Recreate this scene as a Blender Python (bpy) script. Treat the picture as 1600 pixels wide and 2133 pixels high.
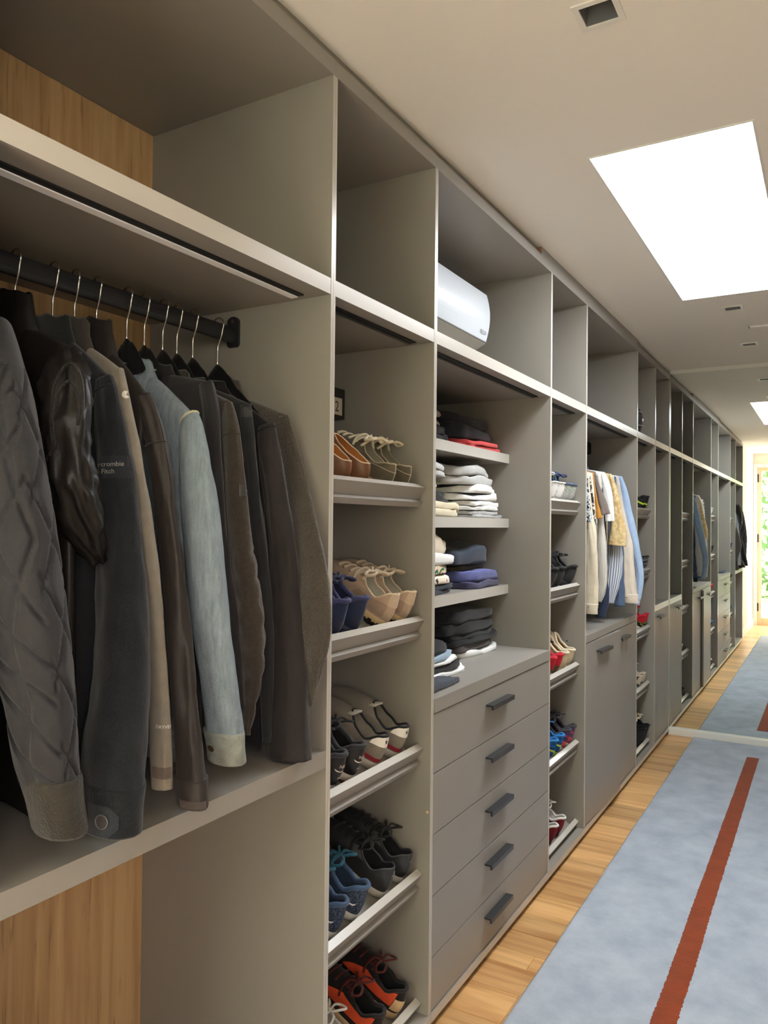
import bpy, bmesh, math, random
from mathutils import Vector, Matrix, noise
from mathutils.bvhtree import BVHTree

random.seed(7)
for o in list(bpy.data.objects):
    bpy.data.objects.remove(o, do_unlink=True)
SC = bpy.context.scene
COL = SC.collection

# ------------------------------------------------------------------ camera
F_PX, YAW, PITCH, ROLL = 1602.73, 0.52818, 0.01524, 0.01006
CAM = Vector((1.0, 0.0, 1.4601))
_o = Vector((-math.sin(YAW), math.cos(YAW), 0))
_r = Vector((math.cos(YAW), math.sin(YAW), 0))
_u = Vector((0, 0, 1))
AX_O = _o * math.cos(PITCH) + _u * math.sin(PITCH)
_u2 = -_o * math.sin(PITCH) + _u * math.cos(PITCH)
AX_R = _r * math.cos(ROLL) + _u2 * math.sin(ROLL)
AX_U = -_r * math.sin(ROLL) + _u2 * math.cos(ROLL)
cd = bpy.data.cameras.new('camera')
cam = bpy.data.objects.new('camera', cd)
COL.objects.link(cam)
cd.sensor_fit = 'HORIZONTAL'
cd.sensor_width = 36.0
cd.lens = 36.0 * F_PX / 1600.0
cd.clip_start = 0.02
cam.matrix_world = Matrix(((AX_R.x, AX_U.x, -AX_O.x, CAM.x), (AX_R.y, AX_U.y, -AX_O.y, CAM.y),
                           (AX_R.z, AX_U.z, -AX_O.z, CAM.z), (0, 0, 0, 1)))
SC.camera = cam

# ------------------------------------------------------------------ world, lights, exposure
SKY_STRENGTH = 18.0
SKYLIGHT_STRENGTH = 22.0
wd = bpy.data.worlds.new('overcast_sky')
SC.world = wd
wd.use_nodes = True
bg = wd.node_tree.nodes['Background']
bg.inputs[0].default_value = (1.0, 0.925, 0.845, 1)
bg.inputs[1].default_value = SKY_STRENGTH
SC.view_settings.view_transform = 'Standard'
SC.view_settings.look = 'None'
SC.view_settings.gamma = 1.0
SC.view_settings.exposure = 0.0
SC.view_settings.use_curve_mapping = False


def portal(name, loc, rot, sx, sy):
    l = bpy.data.lights.new(name, 'AREA')
    l.shape = 'RECTANGLE'
    l.size, l.size_y = sx, sy
    l.cycles.is_portal = True
    o = bpy.data.objects.new(name, l)
    o.location = loc
    o.rotation_euler = rot
    COL.objects.link(o)


# ------------------------------------------------------------------ measured layout (metres)
RX1 = 1.70            # opposite wall
YM = 5.742            # mirror plane
YB = -1.30            # wall behind the camera
ZC = 2.568            # ceiling
DEP = 0.587           # wardrobe depth
P = [0.615, 1.462, 1.994, 3.0605, 3.587, 4.678, 5.212, 5.7135]
W = 0.018
ZT, ZS, ZSB = 2.4996, 2.0252, 1.9882


def at(u, v, x):
    d = AX_O * F_PX + AX_R * (u - 800) - AX_U * (v - 1066.5)
    return CAM + d * ((x - CAM.x) / d.x)


def px_per_m(p):
    return F_PX / ((p - CAM).dot(AX_O))


# ------------------------------------------------------------------ materials
MATS = {}


def lin(c):
    return tuple((v / 255.0 / 12.92) if v <= 10 else ((v / 255.0 + 0.055) / 1.055) ** 2.4 for v in c)


def new_mat(name):
    m = bpy.data.materials.new(name)
    m.use_nodes = True
    nt = m.node_tree
    b = nt.nodes['Principled BSDF']
    return m, nt, b


def plain(name, col, rough=0.5, metal=0.0, spec=0.5, bump=0.0, bscale=200.0, var=0.0, vscale=6.0):
    if name in MATS:
        return MATS[name]
    m, nt, b = new_mat(name)
    c = lin(col)
    b.inputs['Base Color'].default_value = (*c, 1)
    b.inputs['Roughness'].default_value = rough
    b.inputs['Metallic'].default_value = metal
    b.inputs['Specular IOR Level'].default_value = spec
    if var > 0 or bump > 0:
        tc = nt.nodes.new('ShaderNodeTexCoord')
    if var > 0:
        n = nt.nodes.new('ShaderNodeTexNoise')
        n.inputs['Scale'].default_value = vscale
        n.inputs['Detail'].default_value = 4
        nt.links.new(tc.outputs['Object'], n.inputs['Vector'])
        r = nt.nodes.new('ShaderNodeValToRGB')
        r.color_ramp.elements[0].position = 0.3
        r.color_ramp.elements[1].position = 0.7
        r.color_ramp.elements[0].color = (*[v * (1 - var) for v in c], 1)
        r.color_ramp.elements[1].color = (*[min(1, v * (1 + var)) for v in c], 1)
        nt.links.new(n.outputs['Fac'], r.inputs['Fac'])
        nt.links.new(r.outputs['Color'], b.inputs['Base Color'])
    if bump > 0:
        n2 = nt.nodes.new('ShaderNodeTexNoise')
        n2.inputs['Scale'].default_value = bscale
        n2.inputs['Detail'].default_value = 3
        nt.links.new(tc.outputs['Object'], n2.inputs['Vector'])
        bm = nt.nodes.new('ShaderNodeBump')
        bm.inputs['Strength'].default_value = bump
        bm.inputs['Distance'].default_value = 0.004
        nt.links.new(n2.outputs['Fac'], bm.inputs['Height'])
        nt.links.new(bm.outputs['Normal'], b.inputs['Normal'])
    MATS[name] = m
    return m


def fabric(name, col, rough=0.85, var=0.12, bump=0.35, bscale=350, sheen=0.15, vscale=30):
    if name in MATS:
        return MATS[name]
    m = plain(name, col, rough, 0, 0.25, bump, bscale, var, vscale)
    m.node_tree.nodes['Principled BSDF'].inputs['Sheen Weight'].default_value = sheen
    return m


def two_tone(name, c1, c2, kind='stripe', scale=40, thr=0.5, rough=0.85, soft=0.03, axis=0):
    """stripes follow the UV direction of the cloth, prints sit in its UV space"""
    if name in MATS:
        return MATS[name]
    m, nt, b = new_mat(name)
    b.inputs['Roughness'].default_value = rough
    b.inputs['Specular IOR Level'].default_value = 0.25
    uv = nt.nodes.new('ShaderNodeTexCoord')
    if kind == 'stripe':
        sp = nt.nodes.new('ShaderNodeSeparateXYZ')
        nt.links.new(uv.outputs['UV'], sp.inputs[0])
        mu = nt.nodes.new('ShaderNodeMath'); mu.operation = 'MULTIPLY'
        mu.inputs[1].default_value = scale
        nt.links.new(sp.outputs[axis], mu.inputs[0])
        fr = nt.nodes.new('ShaderNodeMath'); fr.operation = 'PINGPONG'
        fr.inputs[1].default_value = 1.0
        nt.links.new(mu.outputs[0], fr.inputs[0])
        out = fr.outputs[0]
    else:
        n = nt.nodes.new('ShaderNodeTexNoise')
        n.inputs['Scale'].default_value = scale
        n.inputs['Detail'].default_value = 2.5
        n.inputs['Distortion'].default_value = 1.5
        nt.links.new(uv.outputs['Object'], n.inputs['Vector'])
        out = n.outputs['Fac']
    r = nt.nodes.new('ShaderNodeValToRGB')
    r.color_ramp.elements[0].position = max(0, thr - soft)
    r.color_ramp.elements[1].position = min(1, thr + soft)
    r.color_ramp.elements[0].color = (*lin(c1), 1)
    r.color_ramp.elements[1].color = (*lin(c2), 1)
    nt.links.new(out, r.inputs['Fac'])
    nt.links.new(r.outputs['Color'], b.inputs['Base Color'])
    MATS[name] = m
    return m


def wood(name, base, dark, scale=(1, 1, 1), rough=0.45, per_object=0.0, grain=9.0, streak=0.0):
    if name in MATS:
        return MATS[name]
    m, nt, b = new_mat(name)
    b.inputs['Roughness'].default_value = rough
    tc = nt.nodes.new('ShaderNodeTexCoord')
    mp = nt.nodes.new('ShaderNodeMapping')
    mp.inputs['Scale'].default_value = scale
    nt.links.new(tc.outputs['Object'], mp.inputs['Vector'])
    vec = mp.outputs['Vector']
    oi = nt.nodes.new('ShaderNodeObjectInfo')
    ad = nt.nodes.new('ShaderNodeVectorMath'); ad.operation = 'ADD'
    sc = nt.nodes.new('ShaderNodeVectorMath'); sc.operation = 'SCALE'
    cx = nt.nodes.new('ShaderNodeCombineXYZ')
    for i in range(3):
        nt.links.new(oi.outputs['Random'], cx.inputs[i])
    nt.links.new(cx.outputs[0], sc.inputs[0])
    sc.inputs['Scale'].default_value = 37.0 if per_object > 0 else 0.0
    nt.links.new(vec, ad.inputs[0]); nt.links.new(sc.outputs[0], ad.inputs[1])
    vec = ad.outputs[0]
    n1 = nt.nodes.new('ShaderNodeTexNoise'); n1.inputs['Scale'].default_value = grain
    n1.inputs['Detail'].default_value = 6; n1.inputs['Distortion'].default_value = 0.4
    nt.links.new(vec, n1.inputs['Vector'])
    n2 = nt.nodes.new('ShaderNodeTexNoise'); n2.inputs['Scale'].default_value = grain * 0.22
    n2.inputs['Detail'].default_value = 3
    nt.links.new(vec, n2.inputs['Vector'])
    mx = nt.nodes.new('ShaderNodeMath'); mx.operation = 'ADD'
    nt.links.new(n1.outputs['Fac'], mx.inputs[0]); nt.links.new(n2.outputs['Fac'], mx.inputs[1])
    r = nt.nodes.new('ShaderNodeValToRGB')
    e = r.color_ramp.elements
    e[0].position, e[1].position = 0.70, 1.18
    e[0].position = 0.36; e[1].position = 0.60
    hf = nt.nodes.new('ShaderNodeMath'); hf.operation = 'MULTIPLY'; hf.inputs[1].default_value = 0.5
    nt.links.new(mx.outputs[0], hf.inputs[0])
    e[0].color = (*lin(dark), 1); e[1].color = (*lin(base), 1)
    nt.links.new(hf.outputs[0], r.inputs['Fac'])
    colout = r.outputs['Color']
    if streak > 0:
        n3 = nt.nodes.new('ShaderNodeTexNoise'); n3.inputs['Scale'].default_value = grain * 2.2
        n3.inputs['Detail'].default_value = 5; n3.inputs['Distortion'].default_value = 0.8
        nt.links.new(vec, n3.inputs['Vector'])
        r3 = nt.nodes.new('ShaderNodeValToRGB')
        r3.color_ramp.elements[0].position = 0.60; r3.color_ramp.elements[1].position = 0.70
        r3.color_ramp.elements[0].color = (1, 1, 1, 1)
        r3.color_ramp.elements[1].color = (1 - streak, 1 - streak * 1.1, 1 - streak * 1.2, 1)
        nt.links.new(n3.outputs['Fac'], r3.inputs['Fac'])
        ml = nt.nodes.new('ShaderNodeMix'); ml.data_type = 'RGBA'; ml.blend_type = 'MULTIPLY'
        ml.inputs['Factor'].default_value = 1.0
        nt.links.new(colout, ml.inputs[6]); nt.links.new(r3.outputs['Color'], ml.inputs[7])
        colout = ml.outputs[2]
    if per_object > 0:
        hs = nt.nodes.new('ShaderNodeHueSaturation')
        mr = nt.nodes.new('ShaderNodeMapRange')
        mr.inputs['To Min'].default_value = 1 - per_object
        mr.inputs['To Max'].default_value = 1 + per_object
        nt.links.new(oi.outputs['Random'], mr.inputs['Value'])
        nt.links.new(mr.outputs[0], hs.inputs['Value'])
        nt.links.new(colout, hs.inputs['Color'])
        colout = hs.outputs['Color']
    nt.links.new(colout, b.inputs['Base Color'])
    bm = nt.nodes.new('ShaderNodeBump'); bm.inputs['Strength'].default_value = 0.08
    nt.links.new(n1.outputs['Fac'], bm.inputs['Height'])
    nt.links.new(bm.outputs['Normal'], b.inputs['Normal'])
    MATS[name] = m
    return m


def glass_mat(name='clear_glass', tint=(1, 1, 1)):
    if name in MATS:
        return MATS[name]
    m = bpy.data.materials.new(name); m.use_nodes = True
    nt = m.node_tree
    nt.nodes.remove(nt.nodes['Principled BSDF'])
    t = nt.nodes.new('ShaderNodeBsdfTransparent'); t.inputs[0].default_value = (*tint, 1)
    g = nt.nodes.new('ShaderNodeBsdfGlossy'); g.inputs['Roughness'].default_value = 0.02
    mx = nt.nodes.new('ShaderNodeMixShader'); mx.inputs[0].default_value = 0.06
    nt.links.new(t.outputs[0], mx.inputs[1]); nt.links.new(g.outputs[0], mx.inputs[2])
    nt.links.new(mx.outputs[0], nt.nodes['Material Output'].inputs[0])
    MATS[name] = m
    return m


def emit_mat(name, col, s):
    m = bpy.data.materials.new(name); m.use_nodes = True
    nt = m.node_tree
    nt.nodes.remove(nt.nodes['Principled BSDF'])
    e = nt.nodes.new('ShaderNodeEmission')
    e.inputs[0].default_value = (*col, 1); e.inputs[1].default_value = s
    nt.links.new(e.outputs[0], nt.nodes['Material Output'].inputs[0])
    return m


LAM = plain('taupe_laminate', (148, 143, 136), 0.42, 0, 0.45, 0.03, 900, 0.02, 3)
LAM_LIT_EDGE = plain('taupe_lit_edge', (192, 187, 178), 0.25, 0, 0.6, 0.02, 400)  # edge band lightened to imitate the light its front edges catch
OAK = wood('oak_back_panel', (214, 176, 128), (180, 138, 92), (15, 15, 0.8), 0.5, 0, 2.6, 0.30)
PLANK = wood('oak_floor_plank', (226, 180, 122), (176, 124, 74), (1.2, 16, 16), 0.33, 0.20, 2.2)
WHITE_WALL = plain('white_wall_paint', (232, 226, 214), 0.8, 0, 0.3, 0.03, 300)
CEIL = plain('ceiling_paint', (244, 240, 233), 0.85, 0, 0.3, 0.02, 300)
WHITE_TRIM = plain('white_trim_paint', (236, 234, 228), 0.4)
BLACK_METAL = plain('black_metal', (44, 44, 46), 0.38, 0.3, 0.5)
DARK_METAL = plain('anthracite_metal', (62, 64, 68), 0.35, 0.4, 0.5)
CHROME = plain('steel_wire', (214, 210, 204), 0.22, 1.0)
BLACK = plain('black_gap', (16, 15, 15), 0.8)
VELVET = fabric('black_velvet', (14, 13, 14), 0.95, 0.1, 0.2, 600, 0.05)


# ------------------------------------------------------------------ mesh helpers
class MB:
    def __init__(self):
        self.v, self.f, self.mi, self.uv = [], [], [], {}

    def add(self, verts, faces, mi=0):
        o = len(self.v)
        self.v += [tuple(p) for p in verts]
        self.f += [tuple(i + o for i in f) for f in faces]
        self.mi += [mi] * len(faces)
        return o

    def box(self, x0, x1, y0, y1, z0, z1, mi=0, front=None):
        vs = [(x0, y0, z0), (x1, y0, z0), (x1, y1, z0), (x0, y1, z0), (x0, y0, z1), (x1, y0, z1), (x1, y1, z1), (x0, y1, z1)]
        fs = [(0, 3, 2, 1), (4, 5, 6, 7), (0, 1, 5, 4), (1, 2, 6, 5), (2, 3, 7, 6), (3, 0, 4, 7)]
        o = self.add(vs, fs, mi)
        if front is not None:
            self.mi[-3] = front
        return self

    def prism(self, prof, y0, y1, mi=0, caps=True):
        """profile of (x,z) extruded along y"""
        n = len(prof)
        vs = [(x, y0, z) for x, z in prof] + [(x, y1, z) for x, z in prof]
        fs = [(i, (i + 1) % n, n + (i + 1) % n, n + i) for i in range(n)]
        if caps:
            fs += [tuple(range(n - 1, -1, -1)), tuple(range(n, 2 * n))]
        self.add(vs, fs, mi)
        return self

    def loft(self, rings, cap0=True, cap1=True, mi=0, closed=True, uvs=False):
        n = len(rings[0])
        o = len(self.v)
        for r in rings:
            self.v += [tuple(p) for p in r]
        m = n if closed else n - 1
        for k in range(len(rings) - 1):
            for i in range(m):
                j = (i + 1) % n
                self.f.append((o + k * n + i, o + k * n + j, o + (k + 1) * n + j, o + (k + 1) * n + i))
                self.mi.append(mi)
                if uvs:
                    K = len(rings) - 1
                    self.uv[len(self.f) - 1] = ((i / m, k / K), ((i + 1) / m, k / K), ((i + 1) / m, (k + 1) / K), (i / m, (k + 1) / K))
        if cap0:
            self.f.append(tuple(o + i for i in reversed(range(n)))); self.mi.append(mi)
        if cap1:
            b = o + (len(rings) - 1) * n
            self.f.append(tuple(b + i for i in range(n))); self.mi.append(mi)
        return self

    def tube(self, pts, r, n=8, caps=True, mi=0, closed=False):
        pts = [Vector(p) for p in pts]
        rings = []
        ref = None
        N = len(pts)
        for i, p in enumerate(pts):
            if closed:
                t = pts[(i + 1) % N] - pts[i - 1]
            else:
                t = pts[min(i + 1, N - 1)] - pts[max(i - 1, 0)]
            t.normalize()
            if ref is None:
                ref = Vector((0, 0, 1)) if abs(t.z) < 0.9 else Vector((1, 0, 0))
            a = t.cross(ref)
            if a.length < 1e-5:
                a = t.cross(Vector((0.3, 0.7, 0.2)))
            a.normalize()
            b = t.cross(a).normalized()
            ref = -b if False else a.cross(t).normalized()
            rr = r[i] if isinstance(r, (list, tuple)) else r
            rings.append([p + a * (rr * math.cos(2 * math.pi * k / n)) + b * (rr * math.sin(2 * math.pi * k / n)) for k in range(n)])
        if closed:
            rings.append(rings[0])
            return self.loft(rings, False, False, mi)
        return self.loft(rings, caps, caps, mi)

    def build(self, name, mat, parent=None, smooth=False, world=True, bevel=0.0):
        off = Vector((0, 0, 0))
        if parent is not None and world:
            q = parent
            while q is not None:
                off += Vector(q.location)
                q = q.parent
        me = bpy.data.meshes.new(name)
        me.from_pydata([(x - off.x, y - off.y, z - off.z) for x, y, z in self.v], [], self.f)
        ml = mat if isinstance(mat, (list, tuple)) else [mat]
        for m in ml:
            me.materials.append(m)
        if len(ml) > 1:
            me.polygons.foreach_set('material_index', self.mi)
        if self.uv:
            ul = me.uv_layers.new(name='UVMap')
            for pi, poly in enumerate(me.polygons):
                if pi in self.uv:
                    for k, li in enumerate(poly.loop_indices):
                        ul.data[li].uv = self.uv[pi][k]
        if smooth:
            me.polygons.foreach_set('use_smooth', [True] * len(me.polygons))
        me.validate()
        if bevel > 0:
            bm = bmesh.new(); bm.from_mesh(me)
            bmesh.ops.remove_doubles(bm, verts=bm.verts, dist=1e-6)
            eds = [e for e in bm.edges if len(e.link_faces) == 2 and e.calc_face_angle() > 0.6]
            bmesh.ops.bevel(bm, geom=eds, offset=bevel, segments=2, affect='EDGES', profile=0.6)
            bmesh.ops.recalc_face_normals(bm, faces=bm.faces)
            bm.to_mesh(me); bm.free()
        me.update()
        o = bpy.data.objects.new(name, me)
        COL.objects.link(o)
        if parent is not None:
            o.parent = parent
        return o


def fix_normals(o):
    bm = bmesh.new(); bm.from_mesh(o.data)
    bmesh.ops.recalc_face_normals(bm, faces=bm.faces)
    bm.to_mesh(o.data); bm.free()
    return o


def tag(o, label, cat, group=None):
    o['label'] = label
    o['category'] = cat
    if group:
        o['group'] = group
    return o


def struct(o, label=None):
    o['kind'] = 'structure'
    if label:
        o['label'] = label
    return o


def thing(name, loc, label, cat, group=None):
    o = bpy.data.objects.new(name, None)
    o.location = loc
    o.empty_display_size = 0.05
    COL.objects.link(o)
    return tag(o, label, cat, group)


def copy_tree(o, parent=None):
    c = o.copy()
    COL.objects.link(c)
    if parent is not None:
        c.parent = parent
    for ch in o.children:
        copy_tree(ch, c)
    return c


def text_mesh(body, size):
    cu = bpy.data.curves.new('lettering', 'FONT')
    cu.body = body
    cu.size = size
    cu.align_x = 'LEFT'
    cu.resolution_u = 3
    t = bpy.data.objects.new('lettering', cu)
    COL.objects.link(t)
    bpy.context.view_layer.update()
    me = bpy.data.meshes.new_from_object(t)
    vs = [tuple(v.co) for v in me.vertices]
    fs = [tuple(p.vertices) for p in me.polygons]
    bpy.data.objects.remove(t, do_unlink=True)
    bpy.data.meshes.remove(me)
    return vs, fs


def catmull(pts, n):
    """resample a list of tuples to n points, smooth"""
    out = []
    m = len(pts) - 1
    for i in range(n):
        t = i / (n - 1) * m
        k = min(int(t), m - 1)
        f = t - k
        p0, p1, p2, p3 = pts[max(k - 1, 0)], pts[k], pts[k + 1], pts[min(k + 2, m)]
        out.append(tuple(0.5 * ((2 * b) + (-a + c) * f + (2 * a - 5 * b + 4 * c - d) * f * f + (-a + 3 * b - 3 * c + d) * f ** 3)
                         for a, b, c, d in zip(p0, p1, p2, p3)))
    return out


def nz(x, y, z):
    return noise.noise(Vector((x, y, z)))


# ================================================================== THE SETTING
# ceiling with real openings
SKY = (0.360, 0.815, 2.290, 3.968)
DL = [(0.5625, 1.648, 0.041), (0.5625, 4.232, 0.041), (0.5625, 5.112, 0.041)]
holes = [SKY] + [(x - h, x + h, y - h, y + h) for x, y, h in DL]
xs = sorted({-0.70, RX1 + 0.10} | {h[0] for h in holes} | {h[1] for h in holes})
ys = sorted({YB - 0.10, YM + 0.08} | {h[2] for h in holes} | {h[3] for h in holes})
m = MB()
for i in range(len(xs) - 1):
    for j in range(len(ys) - 1):
        cx, cy = (xs[i] + xs[i + 1]) / 2, (ys[j] + ys[j + 1]) / 2
        if any(h[0] < cx < h[1] and h[2] < cy < h[3] for h in holes):
            continue
        m.box(xs[i], xs[i + 1], ys[j], ys[j + 1], ZC, ZC + 0.09)
struct(m.build('ceiling', CEIL))
# skylight: frosted pane flush in its opening
sk = MB().box(SKY[0], SKY[1], SKY[2], SKY[3], ZC + 0.012, ZC + 0.03).build('window_1', emit_mat('skylight_daylight', (0.94, 0.975, 1.0), SKYLIGHT_STRENGTH))
struct(sk, 'large white frosted skylight pane in the ceiling')
m = MB()
for a in ((SKY[0], SKY[0] + 0.006, SKY[2], SKY[3]), (SKY[1] - 0.006, SKY[1], SKY[2], SKY[3]),
          (SKY[0] + 0.006, SKY[1] - 0.006, SKY[2], SKY[2] + 0.006), (SKY[0] + 0.006, SKY[1] - 0.006, SKY[3] - 0.006, SKY[3])):
    m.box(*a, ZC - 0.003, ZC + 0.0118)
m.build('window_frame', WHITE_TRIM, sk)

# floor base + planks running across the corridor
fl = struct(MB().box(-0.70, RX1 + 0.10, YB - 0.10, YM + 0.08, -0.05, -0.007).build('floor', plain('floor_gap', (70, 44, 24), 0.8)))
rows = []
y = YB - 0.02
rr = random.Random(3)
known = [2.14, 2.300, 2.445, 2.535, 2.66, 2.794, 2.945, 3.10, 3.275, 3.37, 3.48, 3.632, 3.81, 3.96, 4.146, 4.36, 4.534, 4.694, 4.833, 4.97, 5.112, 5.309, 5.48, 5.62, 5.735]
while y < known[0] - 0.2:
    rows.append(y); y += rr.choice((0.14, 0.155, 0.165))
rows += known
MESHCACHE = {}


def plank_mesh(lx, wy):
    k = (round(lx, 3), round(wy, 3))
    if k not in MESHCACHE:
        b = MB()
        e = 0.0012
        b.add([(0, 0, -0.006), (lx, 0, -0.006), (lx, wy, -0.006), (0, wy, -0.006),
               (0, 0, -e), (lx, 0, -e), (lx, wy, -e), (0, wy, -e),
               (e, e, 0), (lx - e, e, 0), (lx - e, wy - e, 0), (e, wy - e, 0)],
              [(0, 1, 5, 4), (1, 2, 6, 5), (2, 3, 7, 6), (3, 0, 4, 7), (4, 5, 9, 8), (5, 6, 10, 9), (6, 7, 11, 10), (7, 4, 8, 11), (8, 9, 10, 11)])
        me = bpy.data.meshes.new('floor_plank')
        me.from_pydata(b.v, [], b.f)
        me.materials.append(PLANK)
        MESHCACHE[k] = me
    return MESHCACHE[k]


ends = {2.14: 0.161, 2.445: 0.132, 2.794: 0.165, 3.275: 0.161}
for i in range(len(rows) - 1):
    y0, y1 = rows[i], rows[i + 1]
    cut = [-0.06]
    xx = ends.get(round(y0, 3), rr.choice((-0.03, 0.35, 0.5, 0.72, 0.9)))
    while xx < RX1 - 0.05:
        if xx > 0:
            cut.append(xx)
        xx += rr.choice((0.7, 0.82))
    cut.append(RX1)
    for a, b_ in zip(cut[:-1], cut[1:]):
        o = bpy.data.objects.new('floor_plank', plank_mesh(b_ - a - 0.0008, y1 - y0 - 0.0012))
        o.location = (a, y0, 0)
        COL.objects.link(o)
        o.parent = fl

# walls
w = MB()
WY0, WY1, WZ0, WZ1 = -1.15, -0.35, 1.00, 2.20      # unseen window added in the opposite wall to light the near coats
w.box(RX1, RX1 + 0.10, YB - 0.10, WY0, -0.05, ZC).box(RX1, RX1 + 0.10, WY1, YM + 0.08, -0.05, ZC)
w.box(RX1, RX1 + 0.10, WY0, WY1, -0.05, WZ0).box(RX1, RX1 + 0.10, WY0, WY1, WZ1, ZC)
struct(w.build('wall_right', plain('taupe_wall_paint', (150, 144, 136), 0.7, 0, 0.3, 0.03, 300)))
wn = struct(MB().box(RX1 + 0.06, RX1 + 0.068, WY0, WY1, WZ0, WZ1).build('added_window', glass_mat()))
fr = MB()
for a in ((WY0, WY0 + 0.05, WZ0, WZ1), (WY1 - 0.05, WY1, WZ0, WZ1), (WY0 + 0.05, WY1 - 0.05, WZ0, WZ0 + 0.05), (WY0 + 0.05, WY1 - 0.05, WZ1 - 0.05, WZ1), (-0.775, -0.725, WZ0 + 0.05, WZ1 - 0.05)):
    fr.box(RX1 + 0.03, RX1 + 0.059, *a)
fr.build('window_frame', WHITE_TRIM, wn)
portal('daylight_portal', (RX1 + 0.12, (WY0 + WY1) / 2, (WZ0 + WZ1) / 2), (0, math.radians(90), 0), WZ1 - WZ0, WY1 - WY0)
struct(MB().box(-0.70, RX1 + 0.10, YM + 0.004, YM + 0.08, -0.05, ZC).build('wall_end', WHITE_WALL))
struct(MB().box(-0.70, -0.602, YB - 0.10, YM + 0.004, -0.05, ZC).build('wall_left', WHITE_WALL))
struct(MB().box(-0.602, -0.035, YB, P[0] - 0.012, -0.006, ZC).build('wall_return', WHITE_WALL))
struct(MB().box(-0.035, -0.022, YB + 0.07, P[0] - 0.012, 0, 0.10).build('baseboard_left', WHITE_TRIM, bevel=0.003))
# wall behind the camera with the garden door
DX0, DX1, DZ = 0.02, 1.02, 2.36
w = MB()
w.box(-0.602, DX0, YB - 0.10, YB, -0.05, ZC).box(DX1, RX1, YB - 0.10, YB, -0.05, ZC).box(DX0, DX1, YB - 0.10, YB, DZ, ZC)
struct(w.build('wall_back', WHITE_WALL))
c = MB()
for a in ((DX0 - 0.05, DX0, 0, DZ + 0.05), (DX1, DX1 + 0.05, 0, DZ + 0.05), (DX0, DX1, DZ, DZ + 0.05)):
    c.box(a[0], a[1], YB + 0.0005, YB + 0.018, a[2], a[3])
struct(c.build('trim_3', WHITE_TRIM))
JAMB = wood('pale_door_wood', (226, 206, 176), (205, 180, 146), (12, 12, 1), 0.45, 0, 3)
dr = struct(MB().box(DX0, DX0 + 0.055, YB - 0.07, YB - 0.02, 0.002, DZ).box(DX1 - 0.055, DX1, YB - 0.07, YB - 0.02, 0.002, DZ)
            .box(DX0 + 0.055, DX1 - 0.055, YB - 0.07, YB - 0.02, DZ - 0.055, DZ).box(DX0 + 0.055, DX1 - 0.055, YB - 0.07, YB - 0.02, 0.002, 0.11).build('door_1', JAMB))
MB().box(DX0 + 0.055, DX1 - 0.055, YB - 0.049, YB - 0.041, 0.11, DZ - 0.055).build('door_pane', glass_mat(), dr)
MB().box(DX0 + 0.42, DX0 + 0.426, YB - 0.041, YB - 0.035, 0.11, DZ - 0.055).build('glazing_bar', JAMB, dr)
for z in (0.27, 1.30, 2.20):
    MB().box(DX0 + 0.002, DX0 + 0.02, YB - 0.02, YB - 0.006, z - 0.06, z + 0.06).build('door_hinge', BLACK_METAL, dr)
portal('daylight_portal', ((DX0 + DX1) / 2, YB - 0.14, DZ / 2), (math.radians(-90), 0, 0), DX1 - DX0, DZ)
# garden beyond the door
struct(MB().box(-3, 4, -4.2, YB - 0.10, -0.16, -0.06).build('terrace', plain('terrace_stone', (214, 208, 196), 0.7, var=0.06)))
struct(MB().box(-8, 9, -14, -4.2, -0.30, -0.20).build('lawn', plain('lawn_green', (120, 150, 84), 0.9, var=0.3, vscale=3)))
pl = thing('swimming_pool', (0.3, -5.1, -0.2), 'small blue garden pool seen through the glass door', 'pool')
MB().box(-2.5, 3.1, -6.0, -4.25, -0.2, -0.12).build('pool_water', plain('pool_water', (104, 186, 214), 0.08), pl)
MB().box(-2.6, 3.2, -6.15, -6.0, -0.2, -0.08).build('pool_edge', plain('pool_edge_stone', (90, 104, 116), 0.6), pl)
hd = thing('garden_hedge', (0.3, -7.5, -0.2), 'tall leafy green hedge beyond the pool', 'hedge')
b = MB()
hr = random.Random(5)
for k in range(9000):
    x = hr.uniform(-5, 6); z = hr.uniform(-0.2, 4.2); y = -7.0 + hr.uniform(-0.5, 0.35) + 0.3 * nz(x, z, 3)
    a, s = hr.uniform(0, 6.28), hr.uniform(0.05, 0.11)
    d1 = Vector((math.cos(a), hr.uniform(-.5, .5), math.sin(a))) * s
    d2 = Vector((-math.sin(a), hr.uniform(-.7, .7), math.cos(a))) * s * 0.5
    p = Vector((x, y, z))
    b.add([p - d1, p + d2, p + d1, p - d2], [(0, 1, 2, 3)], hr.randrange(3))
ho = b.build('leaves', [fabric('hedge_leaf', (146, 170, 124)), fabric('hedge_leaf_pale', (190, 204, 166)), fabric('hedge_leaf_dark', (112, 138, 98))], hd)
ho['kind'] = 'stuff'
MB().box(-5, 6, -8.2, -7.5, -0.2, 4.1).build('hedge_core', fabric('hedge_core', (96, 130, 80)), hd)

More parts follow.
